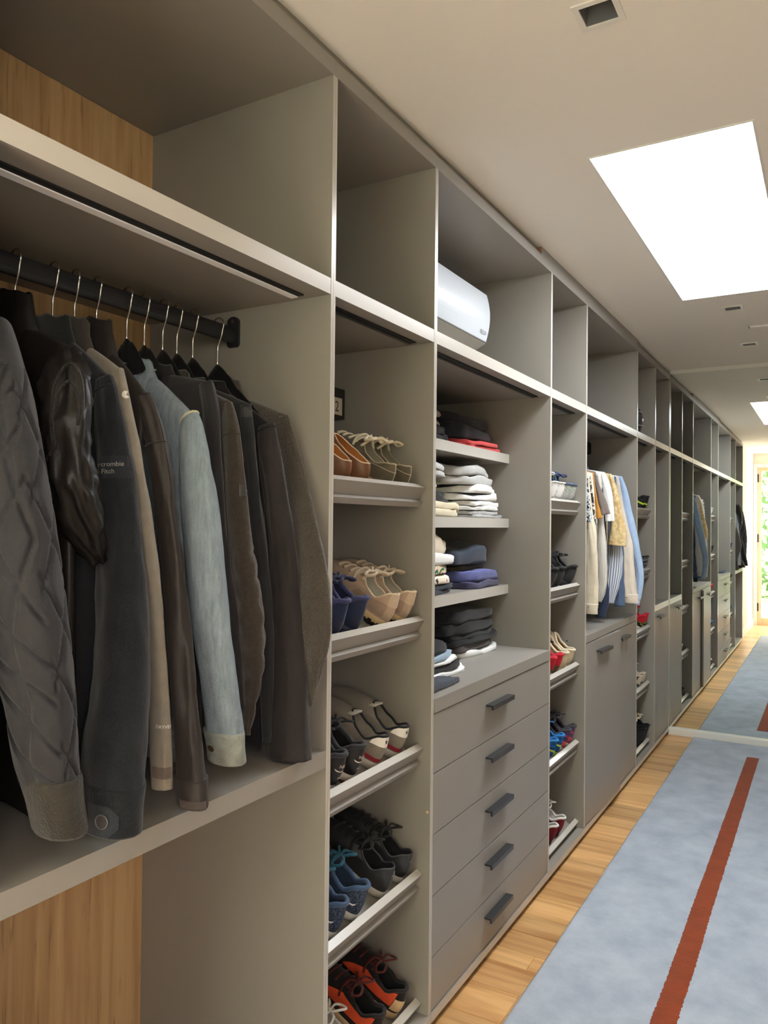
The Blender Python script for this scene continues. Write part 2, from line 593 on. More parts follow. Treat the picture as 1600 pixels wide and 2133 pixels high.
# end wall: baseboard, mirror, top trim
mr_mat = plain('mirror_silver', (243, 247, 243), 0.0, 1.0)
mr_mat.node_tree.nodes['Principled BSDF'].inputs['Roughness'].default_value = 0.004
mir = tag(MB().box(-0.001, RX1 - 0.004, YM - 0.003, YM + 0.0035, 0.047, 2.540).build('wall_mirror', mr_mat),
          'wall-to-wall mirror on the end wall reflecting the wardrobe', 'mirror')
struct(MB().box(0.002, RX1 - 0.004, YM - 0.033, YM + 0.003, 0.0, 0.046).build('baseboard_end', WHITE_TRIM, bevel=0.002))
struct(MB().box(0.0, RX1 - 0.004, YM - 0.006, YM + 0.003, 2.541, ZC).build('trim_1', WHITE_TRIM))
struct(MB().box(RX1 - 0.014, RX1, YB + 0.02, YM - 0.035, 0, 0.09).build('baseboard_right', WHITE_TRIM, bevel=0.003))
# filler strip between wardrobe and ceiling
FILL = plain('filler_laminate', (132, 125, 116), 0.5)
f1 = struct(MB().box(-0.05, -0.018, P[0], 2.935, 2.5375, ZC).build('trim_2', FILL))
MB().box(-0.05, -0.001, 2.936, 2.940, 2.540, ZC - 0.001).build('raw_edge', plain('raw_chipboard', (168, 120, 92), 0.8), f1)
MB().box(-0.05, -0.001, 2.940, P[5] + 0.01, 2.5375, ZC).build('filler_strip', LAM, f1)
MB().box(-0.09, -0.06, P[5] + 0.01, YM - 0.008, 2.5375, ZC).build('filler_strip', plain('filler_gap_shade', (66, 60, 55), 0.7), f1)  # dark colour stands in for the shaded gap towards the mirror

# ceiling fittings
for k, (x, y, h) in enumerate(DL):
    t = thing('recessed_downlight', (x, y, ZC), ['square recessed downlight nearest the camera, before the skylight', 'square recessed downlight just past the skylight',
                                               'square recessed downlight closest to the mirror'][k], 'ceiling light', 'square downlights in the ceiling')
    f = MB()
    g = h + 0.007; i_ = h - 0.006
    for a in ((-g, -i_, -g, g), (i_, g, -g, g), (-i_, i_, -g, -i_), (-i_, i_, i_, g)):
        f.box(x + a[0], x + a[1], y + a[2], y + a[3], ZC - 0.004, ZC - 0.0002)
    f.build('trim_frame', WHITE_TRIM, t)
    def sq(s, z): return [(x - s, y - s, z), (x + s, y - s, z), (x + s, y + s, z), (x - s, y + s, z)]
    MB().loft([sq(h - 0.005, ZC - 0.001), sq(h - 0.012, ZC + 0.05), sq(h - 0.015, ZC + 0.052)], False, True).build('reflector_housing', plain('downlight_grey', (120, 122, 125), 0.4, 0.3), t)
    lp = MB().tube([(x, y, ZC + 0.042), (x, y, ZC + 0.049)], 0.016, 20).build('lamp', plain('lamp_lens', (196, 192, 184), 0.3), t)
    MB().tube([(x + 0.021 * math.cos(a * .3142), y + 0.021 * math.sin(a * .3142), ZC + 0.044) for a in range(20)], 0.002, 6, closed=True).build('lamp_ring', CHROME, lp)
t = thing('ceiling_rail', (0.62, 4.655, ZC), 'thin white strip mounted across the ceiling between two downlights', 'ceiling strip')
MB().box(0.605, 1.20, 4.648, 4.662, ZC - 0.009, ZC - 0.0003).build('rail', WHITE_TRIM, t, bevel=0.002)
MB().box(0.598, 0.604, 4.645, 4.665, ZC - 0.011, ZC - 0.0003).build('end_cap', plain('grey_cap', (150, 148, 142), 0.5), t)

# ================================================================== WARDROBE
UNITS = []
unames = [('wardrobe_bay', 'open wardrobe bay of taupe laminate with oak back holding the coats', 'wardrobe'),
          ('shoe_tower', 'narrow taupe shoe tower between the coats and the drawer unit', 'shoe rack'),
          ('drawer_unit', 'taupe wardrobe unit with five drawers below the folded clothes', 'wardrobe'),
          ('shoe_tower', 'narrow taupe shoe tower between the drawer unit and the shirt bay', 'shoe rack'),
          ('wardrobe_bay', 'taupe wardrobe bay with hanging shirts above two plain doors', 'wardrobe'),
          ('shoe_tower', 'narrow taupe shoe tower between the shirt bay and the end cabinet', 'shoe rack'),
          ('tall_cabinet', 'narrow taupe cabinet with one door right beside the mirror', 'cabinet')]
G = 0.0003
for i in range(7):
    ya, yb = P[i] + W, P[i + 1]
    u = thing(unames[i][0], (0, ya, 0), unames[i][1], unames[i][2])
    UNITS.append(u)
    MM = [LAM, LAM_LIT_EDGE]
    left0 = P[i] + W / 2 + G if i > 0 else P[i]
    right1 = P[i + 1] + W / 2 - G if i < 6 else P[i + 1] + W
    MB().box(-DEP, 0, left0, ya, 0.0505, 2.4992, 0, 1).build('side_panel', MM, u)
    MB().box(-DEP, 0, yb, right1, 0.0505, 2.4992, 0, 1).build('side_panel', MM, u)
    MB().box(-DEP - 0.012, -DEP - G, left0, right1, 0.0505, 2.4992).build('back_panel', OAK if i == 0 else plain('recess_shade_back', (70, 66, 62), 0.6), u)  # backs outside the coat bay are coloured dark to deepen the recess shade
    MB().box(-DEP, 0, left0, right1, ZT, 2.537, 0, 0).build('top_panel', MM, u)
    us = MB().box(-DEP, -0.0006, ya + G, yb - G, ZSB, ZS, 0, 1).build('upper_shelf', MM, u)
    MB().box(-DEP, 0.004, left0, right1, 0.025, 0.05, 0, 1).build('bottom_panel', MM, u)
    MB().box(-0.06, -0.03, left0, right1, 0.0, 0.0247).build('shadow_gap_plinth', BLACK, u)  # black colour paints in the shadow gap above the floor
    # LED channel under the upper shelf
    le = yb - 0.03
    x0 = -0.078 if i == 0 else -0.066
    MB().box(x0 + 0.006, x0 + 0.022, ya + 0.03, le, ZSB - 0.0035, ZSB - 0.0002).build('light_channel', BLACK, us)
    MB().box(x0 - (0.014 if i == 0 else 0.007), x0 + 0.0055, ya + 0.03, le, ZSB - 0.0055, ZSB - 0.0002).build('light_diffuser', plain('led_diffuser', (248, 249, 252), 0.4) if i == 0 else DARK_METAL, us)


def handle(y0, y1, ztop, parent, x=0.0):
    b = MB()
    b.prism([(x, ztop), (x, ztop - 0.006), (x + 0.020, ztop - 0.006), (x + 0.020, ztop - 0.016), (x + 0.027, ztop - 0.016), (x + 0.027, ztop)], y0, y1)
    return fix_normals(b.build('handle', DARK_METAL, parent, bevel=0.0008))


def rod(u, ya, yb, x=-0.29, ztop=1.945):
    prof = []
    for k in range(24):
        a = 2 * math.pi * k / 24
        cx, cz = math.cos(a), math.sin(a)
        prof.append((x + 0.0085 * (abs(cx) ** 0.8) * (1 if cx > 0 else -1), ztop - 0.0205 + 0.0205 * (abs(cz) ** 0.7) * (1 if cz > 0 else -1)))
    r_ = fix_normals(MB().prism(prof, ya + 0.002, yb - 0.002).build('hanging_rod', BLACK_METAL, u, smooth=False))
    for y0, y1 in ((ya, ya + 0.008), (yb - 0.008, yb)):
        pr = [(x + 0.018 * math.cos(a), ztop + 0.012 + 0.014 * math.sin(a)) for a in [math.pi * k / 8 for k in range(9)]] + \
             [(x - 0.018, ztop - 0.044), (x - 0.012, ztop - 0.05), (x + 0.012, ztop - 0.05), (x + 0.018, ztop - 0.044)]
        br = fix_normals(MB().prism(pr, y0, y1).build('rod_bracket', BLACK_METAL, u))
        ys_ = y0 - 0.001 if y0 > (ya + yb) / 2 else y1
        fix_normals(MB().prism([(x + 0.005 * math.cos(a), ztop + 0.014 + 0.005 * math.sin(a)) for a in [math.pi * k / 5 for k in range(10)]], ys_, ys_ + 0.001).build('screw', CHROME, br))


# coat bay
u = UNITS[0]
MB().box(-DEP, -0.0006, P[0] + W + G, P[1] - G, 0.9015, 0.9405, 0, 0).build('lower_shelf', [LAM, LAM_LIT_EDGE], u)
rod(u, P[0] + W, P[1])
# drawer unit
u = UNITS[2]
ya, yb = P[2] + W, P[3]
MB().box(-DEP, 0.003, ya + G, yb - G, 0.911, 0.952).build('counter_top', LAM, u, bevel=0.001)
seams = [0.909, 0.735, 0.558, 0.3815, 0.205, 0.0515]
for k in range(5):
    d = MB().box(-0.020, -0.0005, ya + 0.002, yb - 0.002, seams[k + 1] + 0.0015, seams[k] - 0.0015).build('drawer', LAM, u, bevel=0.0008)
    handle(2.402, 2.602, seams[k] - 0.050, d)
MB().box(-DEP, -0.024, ya + G, yb - G, 0.0505, 0.9105).build('drawer_carcass', plain('carcass_dark', (60, 56, 52), 0.8), u)
for z in (1.7565, 1.487, 1.211):
    MB().box(-DEP, -0.178, ya + G, yb - G, z - 0.038, z, 0, 1).build('shelf', [LAM, LAM_LIT_EDGE], u)
# shirt bay with doors
u = UNITS[4]
ya, yb = P[4] + W, P[5]
MB().box(-DEP, 0.001, ya + G, yb - G, 0.907, 0.943).build('counter_top', LAM, u, bevel=0.001)
MB().box(-DEP, -0.045, ya + G, yb - G, 0.0505, 0.9065).build('cupboard_carcass', MATS['carcass_dark'], u)
rod(u, ya, yb)
DM = [LAM, LAM_LIT_EDGE]
hinge = Vector((-0.021, ya + 0.002, 0))
d_ = MB().box(0, 0.019, 0, 0.603, 0.055, 0.903)
door = d_.build('door', LAM, None, bevel=0.001)
door.parent = u
door.location = hinge - Vector(u.location)
door.rotation_euler = (0, 0, math.radians(-2.2))
hb = MB()
hb.prism([(0.019, 0.853), (0.019, 0.847), (0.039, 0.847), (0.039, 0.837), (0.046, 0.837), (0.046, 0.853)], 0.17, 0.37)
hh = fix_normals(hb.build('handle', DARK_METAL, None, bevel=0.0008)); hh.parent = door
d2 = MB().box(-0.0205, -0.0015, 4.2125, yb - 0.002, 0.055, 0.903).build('door', LAM, u, bevel=0.001)
handle(4.20 + 0.03, 4.20 + 0.23, 0.856, d2)
# tall cabinet by the mirror
u = UNITS[6]
ya, yb = P[6] + W, P[7]
MB().box(-DEP, -0.0005, ya + G, yb - G, 0.905, 0.945, 0, 1).build('counter_top', [LAM, LAM_LIT_EDGE], u)
d3 = MB().box(-0.0205, -0.0015, ya + 0.002, yb - 0.002, 0.055, 0.902).build('door', LAM, u, bevel=0.001)
handle(5.29, 5.49, 0.868, d3)
# sloping shoe shelves
SL = math.radians(31.5)
DX = Vector((-math.cos(SL), 0, math.sin(SL)))      # up the slope, towards the back
DN = Vector((math.sin(SL), 0, math.cos(SL)))       # off the shelf surface
TIPS = [1.560, 1.176, 0.805, 0.443, 0.074]
SHELF_END = [Vector((-0.032, 0, z - 0.036)) for z in TIPS]
for i in (1, 3, 5):
    u = UNITS[i]
    ya, yb = P[i] + W, P[i + 1]
    for E in SHELF_END:
        LEN = 0.40
        pr = [E, E + DX * LEN, E + DX * LEN - DN * 0.018, E - DN * 0.018]
        s = fix_normals(MB().prism([(p.x, p.z) for p in pr], ya + G, yb - G).build('shoe_shelf', LAM, u, bevel=0.0008))
        a = E + DX * 0.014 + DN * 0.0005
        pr = [a, a + DX * 0.022, a + DX * 0.022 + DN * 0.040, a + DN * 0.040]
        lb_ = MB().prism([(p.x, p.z) for p in pr], ya + G, yb - G)
        lb_.mi[2] = 1  # lip top takes the lit tone, the shaded outer face stays darker
        fix_normals(lb_.build('shelf_lip', [LAM, LAM_LIT_EDGE], s, bevel=0.0008))

def cap(u, y, x, z, r, mat):
    fix_normals(MB().prism([(x + r * math.cos(a), z + r * math.sin(a)) for a in [2 * math.pi * k / 14 for k in range(14)]], y - 0.001, y - 0.0001).build('screw_cap', mat, u))


cap(UNITS[1], P[2], -0.0085, 0.630, 0.0042, plain('beige_plug', (214, 190, 158), 0.6))
cap(UNITS[3], P[4], -0.085, 0.915, 0.0035, BLACK)

# air conditioner in the upper box above the drawers
ac = thing('air_conditioner', (-0.31, 2.48, ZS), 'white wall air conditioner tucked into the upper box', 'air conditioner')
ACW = plain('white_plastic', (206, 211, 217), 0.22)
y0, y1 = 2.045, 2.885
body = [(-0.232, 2.372), (-0.225, 2.20), (-0.285, 2.158), (-0.44, 2.150), (-0.46, 2.18), (-0.46, 2.375)]
fix_normals(MB().prism(body, y0 + 0.004, y1 - 0.004).build('casing', plain('white_plastic_warm', (226, 222, 214), 0.35), ac, bevel=0.004))
fp = []
for k in range(13):
    t = k / 12
    fp.append((-0.222 + 0.026 * math.sin(math.pi * (0.12 + 0.80 * t)) ** 0.9, 2.390 - 0.195 * t))
fp += [(-0.228, 2.197), (-0.240, 2.30), (-0.300, 2.390)]
fpo = fix_normals(MB().prism(fp, y0, y1).build('front_panel', ACW, ac, bevel=0.0015))
fix_normals(MB().prism([(-0.212, 2.192), (-0.206, 2.188), (-0.283, 2.150), (-0.289, 2.155)], y0 + 0.02, y1 - 0.02).build('air_vane', plain('vane_plastic', (206, 200, 190), 0.4), ac))
MB().box(-0.214, -0.208, y0 + 0.003, y1 - 0.003, 2.1925, 2.1965).build('dark_gap', plain('vane_gap', (96, 94, 90), 0.6), ac)
lg = MB()
for k, ww in enumerate((0.010, 0.012, 0.010, 0.011)):
    ly = 2.805 + k * 0.0135
    lg.box(-0.2022, -0.2000, ly, ly + 0.003, 2.222, 2.234).box(-0.2022, -0.2000, ly + 0.003, ly + ww, (2.222 if k % 2 else 2.231), (2.225 if k % 2 else 2.234))
    if k in (0, 3):
        lg.box(-0.2022, -0.2000, ly + ww - 0.003, ly + ww, 2.222, 2.234)
lg.build('maker_mark', plain('pale_grey_print', (176, 178, 180), 0.5), fpo)

# ================================================================== RUG
rug = thing('runner_rug', (0.575, 2.5, 0), 'long blue-grey pile runner with a rust stripe on the oak floor', 'rug')
RUGM, nt, bsdf = new_mat('blue_grey_pile')
bsdf.inputs['Roughness'].default_value = 0.95
bsdf.inputs['Specular IOR Level'].default_value = 0.1
bsdf.inputs['Sheen Weight'].default_value = 0.3
tc = nt.nodes.new('ShaderNodeTexCoord')
na = nt.nodes.new('ShaderNodeTexNoise'); na.inputs['Scale'].default_value = 5.5; na.inputs['Detail'].default_value = 6; na.inputs['Roughness'].default_value = 0.65
rp = nt.nodes.new('ShaderNodeValToRGB')
rp.color_ramp.elements[0].position = 0.34; rp.color_ramp.elements[1].position = 0.68
rp.color_ramp.elements[0].color = (*lin((158, 170, 187)), 1); rp.color_ramp.elements[1].color = (*lin((188, 198, 211)), 1)
nb = nt.nodes.new('ShaderNodeTexNoise'); nb.inputs['Scale'].default_value = 260; nb.inputs['Detail'].default_value = 2
bp = nt.nodes.new('ShaderNodeBump'); bp.inputs['Strength'].default_value = 0.7; bp.inputs['Distance'].default_value = 0.004
nt.links.new(tc.outputs['Object'], na.inputs['Vector']); nt.links.new(tc.outputs['Object'], nb.inputs['Vector'])
nt.links.new(na.outputs['Fac'], rp.inputs['Fac']); nt.links.new(rp.outputs['Color'], bsdf.inputs['Base Color'])
nt.links.new(nb.outputs['Fac'], bp.inputs['Height']); nt.links.new(bp.outputs['Normal'], bsdf.inputs['Normal'])
RX0, RXE, RY0, RY1 = 0.168, 0.985, -0.05, 5.700
NX, NY = 82, 570
b = MB()


def rug_z(x, y):
    e = min(x - RX0, RXE - x, y - RY0, RY1 - y)
    k = min(1, max(0, e / 0.012))
    return 0.0035 + 0.0085 * k + 0.0012 * nz(x * 60, y * 60, 0) + 0.002 * nz(x * 4, y * 3, 5) * k


vs = []
for j in range(NY + 1):
    y = RY0 + (RY1 - RY0) * j / NY
    for i in range(NX + 1):
        x = RX0 + (RXE - RX0) * i / NX
        jx = 0.004 * nz(1.0 + (i > NX / 2) * 9, y * 3.0, 2) + 0.0015 * nz(3, y * 70, 8) if i in (0, NX) else 0
        vs.append((x + jx, y, rug_z(x, y)))
b.add(vs, [(j * (NX + 1) + i, j * (NX + 1) + i + 1, (j + 1) * (NX + 1) + i + 1, (j + 1) * (NX + 1) + i) for j in range(NY) for i in range(NX)])
ro = b.build('pile', RUGM, rug, smooth=True)
so = ro.modifiers.new('thick', 'SOLIDIFY'); so.thickness = 0.003; so.offset = -1
b = MB()
NS = 520
L_, R_, T_ = [], [], []
for j in range(NS + 1):
    y = 0.25 + (5.372 - 0.25) * j / NS
    base = 0.529 + 0.012 * (1 - y / 5.4) + 0.005 * nz(0, y * 1.3, 4)
    xl = base + 0.0028 * nz(9, y * 55, 1) + 0.0012 * hr.uniform(-1, 1)
    xr = base + 0.078 + 0.004 * nz(4, y * 1.1, 9) + 0.0028 * nz(5, y * 55, 7) + 0.0012 * hr.uniform(-1, 1)
    row = []
    for k in range(7):
        x = xl + (xr - xl) * k / 6
        row.append((x, y, rug_z(x, y) + (0.0022 if 0 < k < 6 else -0.001)))
    T_.append(row)
b.loft(T_, False, False, closed=False)
STR = fabric('rust_pile', (142, 58, 20), 0.95, 0.14, 0.6, 240, 0.2, 14)
b.build('rust_stripe', STR, rug, smooth=True)

# ================================================================== HANGERS AND GARMENTS
RODX, RODZ = -0.29, 1.945


def hanger(hy, ang, label, group, neck=1.838, half=0.165, col=None, drop=0.115):
    """wire hook over the rod and a moulded shoulder bar; ang = plan angle of the bar"""
    t = thing('coat_hanger', (RODX, hy, RODZ), label, 'hanger', group)
    ca, sa = math.cos(ang), math.sin(ang)

    def W3(a, z, b=0.0):
        return (RODX + a * ca - b * sa, hy + a * sa + b * ca, z)
    pts = []
    for k in range(15):
        a = math.radians(200 - 230 * k / 14)
        pts.append(W3(0.0215 * math.cos(a), RODZ - 0.0135 + 0.0185 * math.sin(a) + 0.005))
    pts += [W3(0.014, RODZ - 0.034), W3(0.004, RODZ - 0.052), W3(0, RODZ - 0.066), W3(0, neck - 0.012)]
    MB().tube(catmull(pts, 40), 0.0019, 8).build('hook', CHROME, t, smooth=True)
    rings = []
    N = 29
    for k in range(N):
        f = -1 + 2 * k / (N - 1)
        a = f * half
        zc = neck - drop * (abs(f) ** 1.25) - 0.018
        hh = 0.030 * (1 - 0.55 * abs(f) ** 0.6) * (1 - 0.6 * max(0, abs(f) - 0.92) / 0.08)
        if abs(a) < 0.07:
            hh += 0.030 * math.cos(a / 0.07 * math.pi / 2)
        th = 0.0065 * (1 - 0.4 * abs(f))
        ring = []
        for q in range(10):
            an = 2 * math.pi * q / 10
            ring.append(W3(a, zc + hh * math.sin(an) * 0.75 - (0.02 if abs(f) < .25 else 0.016), th * math.cos(an)))
        rings.append(ring)
    fix_normals(MB().loft(rings).build('shoulder_bar', col or VELVET, t, smooth=True))
    return t


def sleeve_from_px(rows, xs, k=0.62):
    """rows (v, u_left, u_right) seen in the photograph, xs the real distance from the wardrobe front"""
    out = []
    for (v, ul, ur), x in zip(rows, xs):
        c = at((ul + ur) / 2, v, x)
        hw = (ur - ul) / 2 / px_per_m(c)
        d = (c - CAM)
        a = math.atan2(-d.x, d.y)
        rx = hw / math.sqrt(math.cos(a) ** 2 + (k * math.sin(a)) ** 2)
        out.append((c.x, c.y, c.z, rx, rx * k))
    return out


def sleeve_mesh(secs, ang, nring, nseg, disp, seed, open_end=True):
    S = catmull(secs, nring)
    ca, sa = math.cos(ang), math.sin(ang)
    rings, centers = [], []
    L = 0.0
    for k, (cx, cy, cz, rx, ry) in enumerate(S):
        if k:
            L += (Vector(S[k][:3]) - Vector(S[k - 1][:3])).length
        ring = []
        for q in range(nseg):
            th = 2 * math.pi * q / nseg
            c_, s_ = math.cos(th), math.sin(th)
            d = disp(th, L, rx, k / (nring - 1), seed)
            a, b_ = (rx + d) * c_, (ry + d) * s_
            ring.append(Vector((cx + a * ca - b_ * sa, cy + a * sa + b_ * ca, cz)))
        rings.append(ring)
        centers.append(Vector((cx, cy, cz)))
    # tilt rings so that they stand square to the sleeve
    for k in range(nring):
        t = centers[min(k + 1, nring - 1)] - centers[max(k - 1, 0)]
        t.normalize()
        if t.z < -0.3:
            for p in rings[k]:
                h = p - centers[k]
                p.z += -(h.x * t.x + h.y * t.y) / t.z * 0.8
    return rings


def d_soft(amp=0.005):
    def f(th, L, r, s, seed):
        return amp * (nz(1.6 * math.cos(th) + seed, 1.6 * math.sin(th), L * 7) + 0.5 * nz(3 * math.cos(th), 3 * math.sin(th) + seed, L * 22)) * min(1, r / 0.03)
    return f


def d_quilt(th, L, r, s, seed):
    per = 0.070
    a = (th + 0.4) * r * 0.86
    d1 = abs(((a + L * 0.55) / per) % 1 - 0.5) * per
    d2 = abs(((a - L * 0.55) / per) % 1 - 0.5) * per
    d = min(d1, d2)
    base = 0.003 * nz(math.cos(th) + seed, math.sin(th), L * 5)
    if s > 0.95 or s < 0.16:
        return base
    return base - 0.0070 * math.exp(-(d / 0.0046) ** 2) + 0.0012 * math.cos(math.pi * d / per)


def d_puff(th, L, r, s, seed):
    b = 0.004 * nz(1.4 * math.cos(th) + seed, 1.4 * math.sin(th), L * 6)
    if s > 0.42:
        ph = (L / 0.052) % 1
        b += 0.0055 * (abs(math.sin(math.pi * ph)) ** 0.6) - 0.003 + 0.003 * nz(3 * math.cos(th), 3 * math.sin(th), L * 30)
    return b


def d_crumple(th, L, r, s, seed):
    return 0.012 * (1 - abs(nz(1.9 * math.cos(th) + seed, 1.9 * math.sin(th), L * 12)) * 2.2) - 0.005 + 0.006 * nz(5 * math.cos(th), 5 * math.sin(th) + seed, L * 30)


def garment(name, label, cat, group, hy, secs, mat, sleeve_mat=None, neck=1.82, hem=0.97, t0=0.021, t1=0.023,
            disp=None, nring=60, nseg=30, seed=1.0, collar=None, cuff=None, collar_h=0.05, wid=None, fold=0.006, hem_w=0.0, short=False):
    sx, sy, sz = secs[0][:3]
    ang = math.atan2(sy - hy, sx - RODX)
    ca, sa = math.cos(ang), math.sin(ang)
    Wd = wid or (math.hypot(sx - RODX, sy - hy) + 0.012)
    t = thing(name, (RODX, hy, neck), label, cat, group)

    def W3(a, b_, z):
        return (RODX + a * ca - b_ * sa, hy + a * sa + b_ * ca, z)
    disp = disp or d_soft()
    zsh = sz + 0.004
    NR, NQ = 46, 44
    rings = []
    for k in range(NR):
        if k < 14:
            f = k / 13
            z = neck + (zsh - neck) * f
            w_ = 0.058 + (Wd - 0.058) * (f ** 0.9)
            th = t0 * (0.75 + 0.35 * f)
        else:
            f = (k - 13) / (NR - 14)
            z = zsh + (hem - zsh) * f
            w_ = Wd - 0.018 * math.sin(min(1, f * 4) * math.pi / 2) + hem_w * f
            th = t0 * 1.1 + (t1 - t0) * f
        ring = []
        for q in range(NQ):
            an = 2 * math.pi * q / NQ
            c_, s_ = math.cos(an), math.sin(an)
            a = w_ * math.copysign(abs(c_) ** 0.75, c_)
            b_ = th * math.copysign(abs(s_) ** 0.7, s_)
            fo = fold * (0.15 + f if k >= 14 else 0.15) * nz(a * 16 + seed, seed * 3 + (1 if s_ > 0 else 2), z * 2.6)
            ring.append(W3(a, b_ + fo, z + (0.010 * nz(a * 7, seed, 4) * f if k >= 14 else 0)))
        rings.append(ring)
    fix_normals(MB().loft(rings, uvs=True).build('body', mat, t, smooth=True))
    # sleeve towards the room
    SR = sleeve_mesh(secs, ang, nring, nseg, disp, seed)
    ce = sum(SR[-1], Vector()) / nseg
    up_ = (sum(SR[-4], Vector()) / nseg - ce).normalized()
    R2_ = SR + [[ce + (p - ce) * 0.90 for p in SR[-1]], [ce + (p - ce) * 0.84 + up_ * 0.02 for p in SR[-1]], [ce + (p - ce) * 0.7 + up_ * 0.05 for p in SR[-1]]]
    mb = MB().loft(R2_, True, True, uvs=True)
    so = fix_normals(mb.build('sleeve', sleeve_mat or mat, t, smooth=True))
    # sleeve towards the wall
    back = []
    for s in secs[::max(1, len(secs) // 4)]:
        v = Vector((s[0] - RODX, s[1] - hy, 0))
        al = v.x * ca + v.y * sa
        al = min(al, 0.235)
        bl = -v.x * sa + v.y * ca
        back.append((*W3(-al, bl * 0.3, s[2]), min(s[3], 0.035), min(s[4], 0.024)))
    bs = sleeve_mesh(back, ang, 16, 14, d_soft(0.004), seed + 5)
    fix_normals(MB().loft(bs).build('sleeve', sleeve_mat or mat, t, smooth=True))
    # collar
    rings = []
    for z, rr in ((neck - 0.028, 0.088), (neck + 0.0, 0.082), (neck + collar_h * 0.6, 0.066), (neck + collar_h, 0.060), (neck + collar_h + 0.004, 0.055),
                  (neck + collar_h - 0.006, 0.048), (neck + 0.002, 0.046)):
        rings.append([W3(rr * math.cos(a) * 1.0, rr * (0.27 if t0 < 0.0205 else 0.33) * math.sin(a) + 0.003 * nz(a, z * 30, seed), z + 0.010 * nz(math.cos(a) * 1.2, math.sin(a), seed + 9) - 0.012 * max(0, math.cos(a)))
                      for a in [2 * math.pi * q / 28 for q in range(28)]])
    fix_normals(MB().loft(rings, False, True).build('collar', collar or mat, t, smooth=True))
    # cuff
    if cuff is not None:
        cm, hgt, flare = cuff
        S = catmull(secs, nring)
        e = S[-1]; e0 = S[-2]
        dv = (Vector(e[:3]) - Vector(e0[:3])).normalized()
        rg = []
        for j, (f, r_) in enumerate(((-0.02, 0.98), (0, 1.12), (0.08, 1.12), (0.5, 1.04 + flare / 2), (0.94, 1.03 + flare), (1.0, 0.97 + flare), (0.97, 0.85 + flare))):
            c = Vector(e[:3]) + dv * (hgt * f) - dv * (hgt * 0.12 + 0.012)
            ring = []
            for q in range(nseg):
                th = 2 * math.pi * q / nseg
                a, b_ = e[3] * r_ * math.cos(th), e[4] * r_ * math.sin(th)
                wv = 0.002 * nz(3 * math.cos(th), 3 * math.sin(th), seed + j * .3)
                ring.append(Vector((c.x + (a + wv) * ca - b_ * sa, c.y + (a + wv) * sa + b_ * ca, c.z)))
            rg.append(ring)
        fix_normals(MB().loft(rg, False, True).build('cuff', cm, t, smooth=True))
    return t, so, SR, ang


def bvh_of(o):
    off = Vector((0, 0, 0))
    q = o.parent
    while q is not None:
        off += Vector(q.location); q = q.parent
    vs = [v.co + off for v in o.data.vertices]
    return BVHTree.FromPolygons(vs, [tuple(p.vertices) for p in o.data.polygons])


def stick(vs, fs, org, right, up, bvh, lift, name, mat, parent, skip=None):
    """lay a flat sheet (local x,y) onto a surface: cast along -normal and lift it off"""
    right, up = right.normalized(), up.normalized()
    n = right.cross(up).normalized()
    out = []
    for v in vs:
        p = org + right * v[0] + up * v[1]
        h = bvh.ray_cast(p + n * 0.12, -n, 0.4)
        out.append((h[0] + n * lift) if h[0] is not None else None)
    fs2 = [f for f in fs if all(out[i] is not None for i in f)]
    if not fs2:
        return None
    used = sorted({i for f in fs2 for i in f})
    ix = {k: j for j, k in enumerate(used)}
    mb = MB(); mb.add([out[k] for k in used], [tuple(ix[i] for i in f) for f in fs2])
    return mb.build(name, mat, parent)


def sheet(w, h, nx=12, ny=8):
    vs = [(w * i / nx, h * j / ny) for j in range(ny + 1) for i in range(nx + 1)]
    fs = [(j * (nx + 1) + i, j * (nx + 1) + i + 1, (j + 1) * (nx + 1) + i + 1, (j + 1) * (nx + 1) + i) for j in range(ny) for i in range(nx)]
    return vs, fs


def disc(r, n=20):
    return [(0, 0)] + [(r * math.cos(2 * math.pi * k / n), r * math.sin(2 * math.pi * k / n)) for k in range(n)], [(0, 1 + k, 1 + (k + 1) % n) for k in range(n)]


def seam(SR, k, frac0, frac1, r, mat, parent, name='seam'):
    ring = SR[k]
    c = sum(ring, Vector()) / len(ring)
    n = len(ring)
    pts = []
    for q in range(25):
        f = frac0 + (frac1 - frac0) * q / 24
        i = (f % 1) * n
        a, b_ = ring[int(i) % n], ring[(int(i) + 1) % n]
        p = a.lerp(b_, i - int(i))
        pts.append(p + (p - c).normalized() * r * 0.4)
    return MB().tube(pts, r, 6).build(name, mat, parent, smooth=True)


CG = 'coats hanging in the open bay'
HG = 'black velvet hangers on the coat rod'
VIEW_R = Vector((0.72, 0.69, 0)).normalized()      # along the sleeves as one faces them
UP = Vector((0, 0, 1))

# 1 quilted jacket
C1 = fabric('quilted_grey', (41, 41, 45), 0.7, 0.08, 0.15, 500)
secs = sleeve_from_px([(690, -60, 25), (760, -75, 48), (850, -80, 74), (1000, -75, 101), (1150, -62, 124), (1300, -40, 143), (1450, 2, 158), (1560, 22, 166), (1640, 46, 172)],
                      [-0.085, -0.065, -0.055, -0.045, -0.035, -0.025, -0.015, -0.01, -0.005], 0.62)
g1, s1, R1, a1 = garment('quilted_jacket', 'dark grey quilted jacket with ribbed cuff, nearest the left edge', 'jacket', CG, 0.745, secs, C1, neck=1.80, hem=0.985,
                         disp=d_quilt, nring=230, nseg=96, seed=2.2, cuff=(fabric('ribbed_olive_grey', (50, 47, 42), 0.9, 0.1, 0.6, 300), 0.088, -0.03))
hanger(0.745, a1, 'black velvet hanger inside the quilted grey jacket at the left edge', HG)
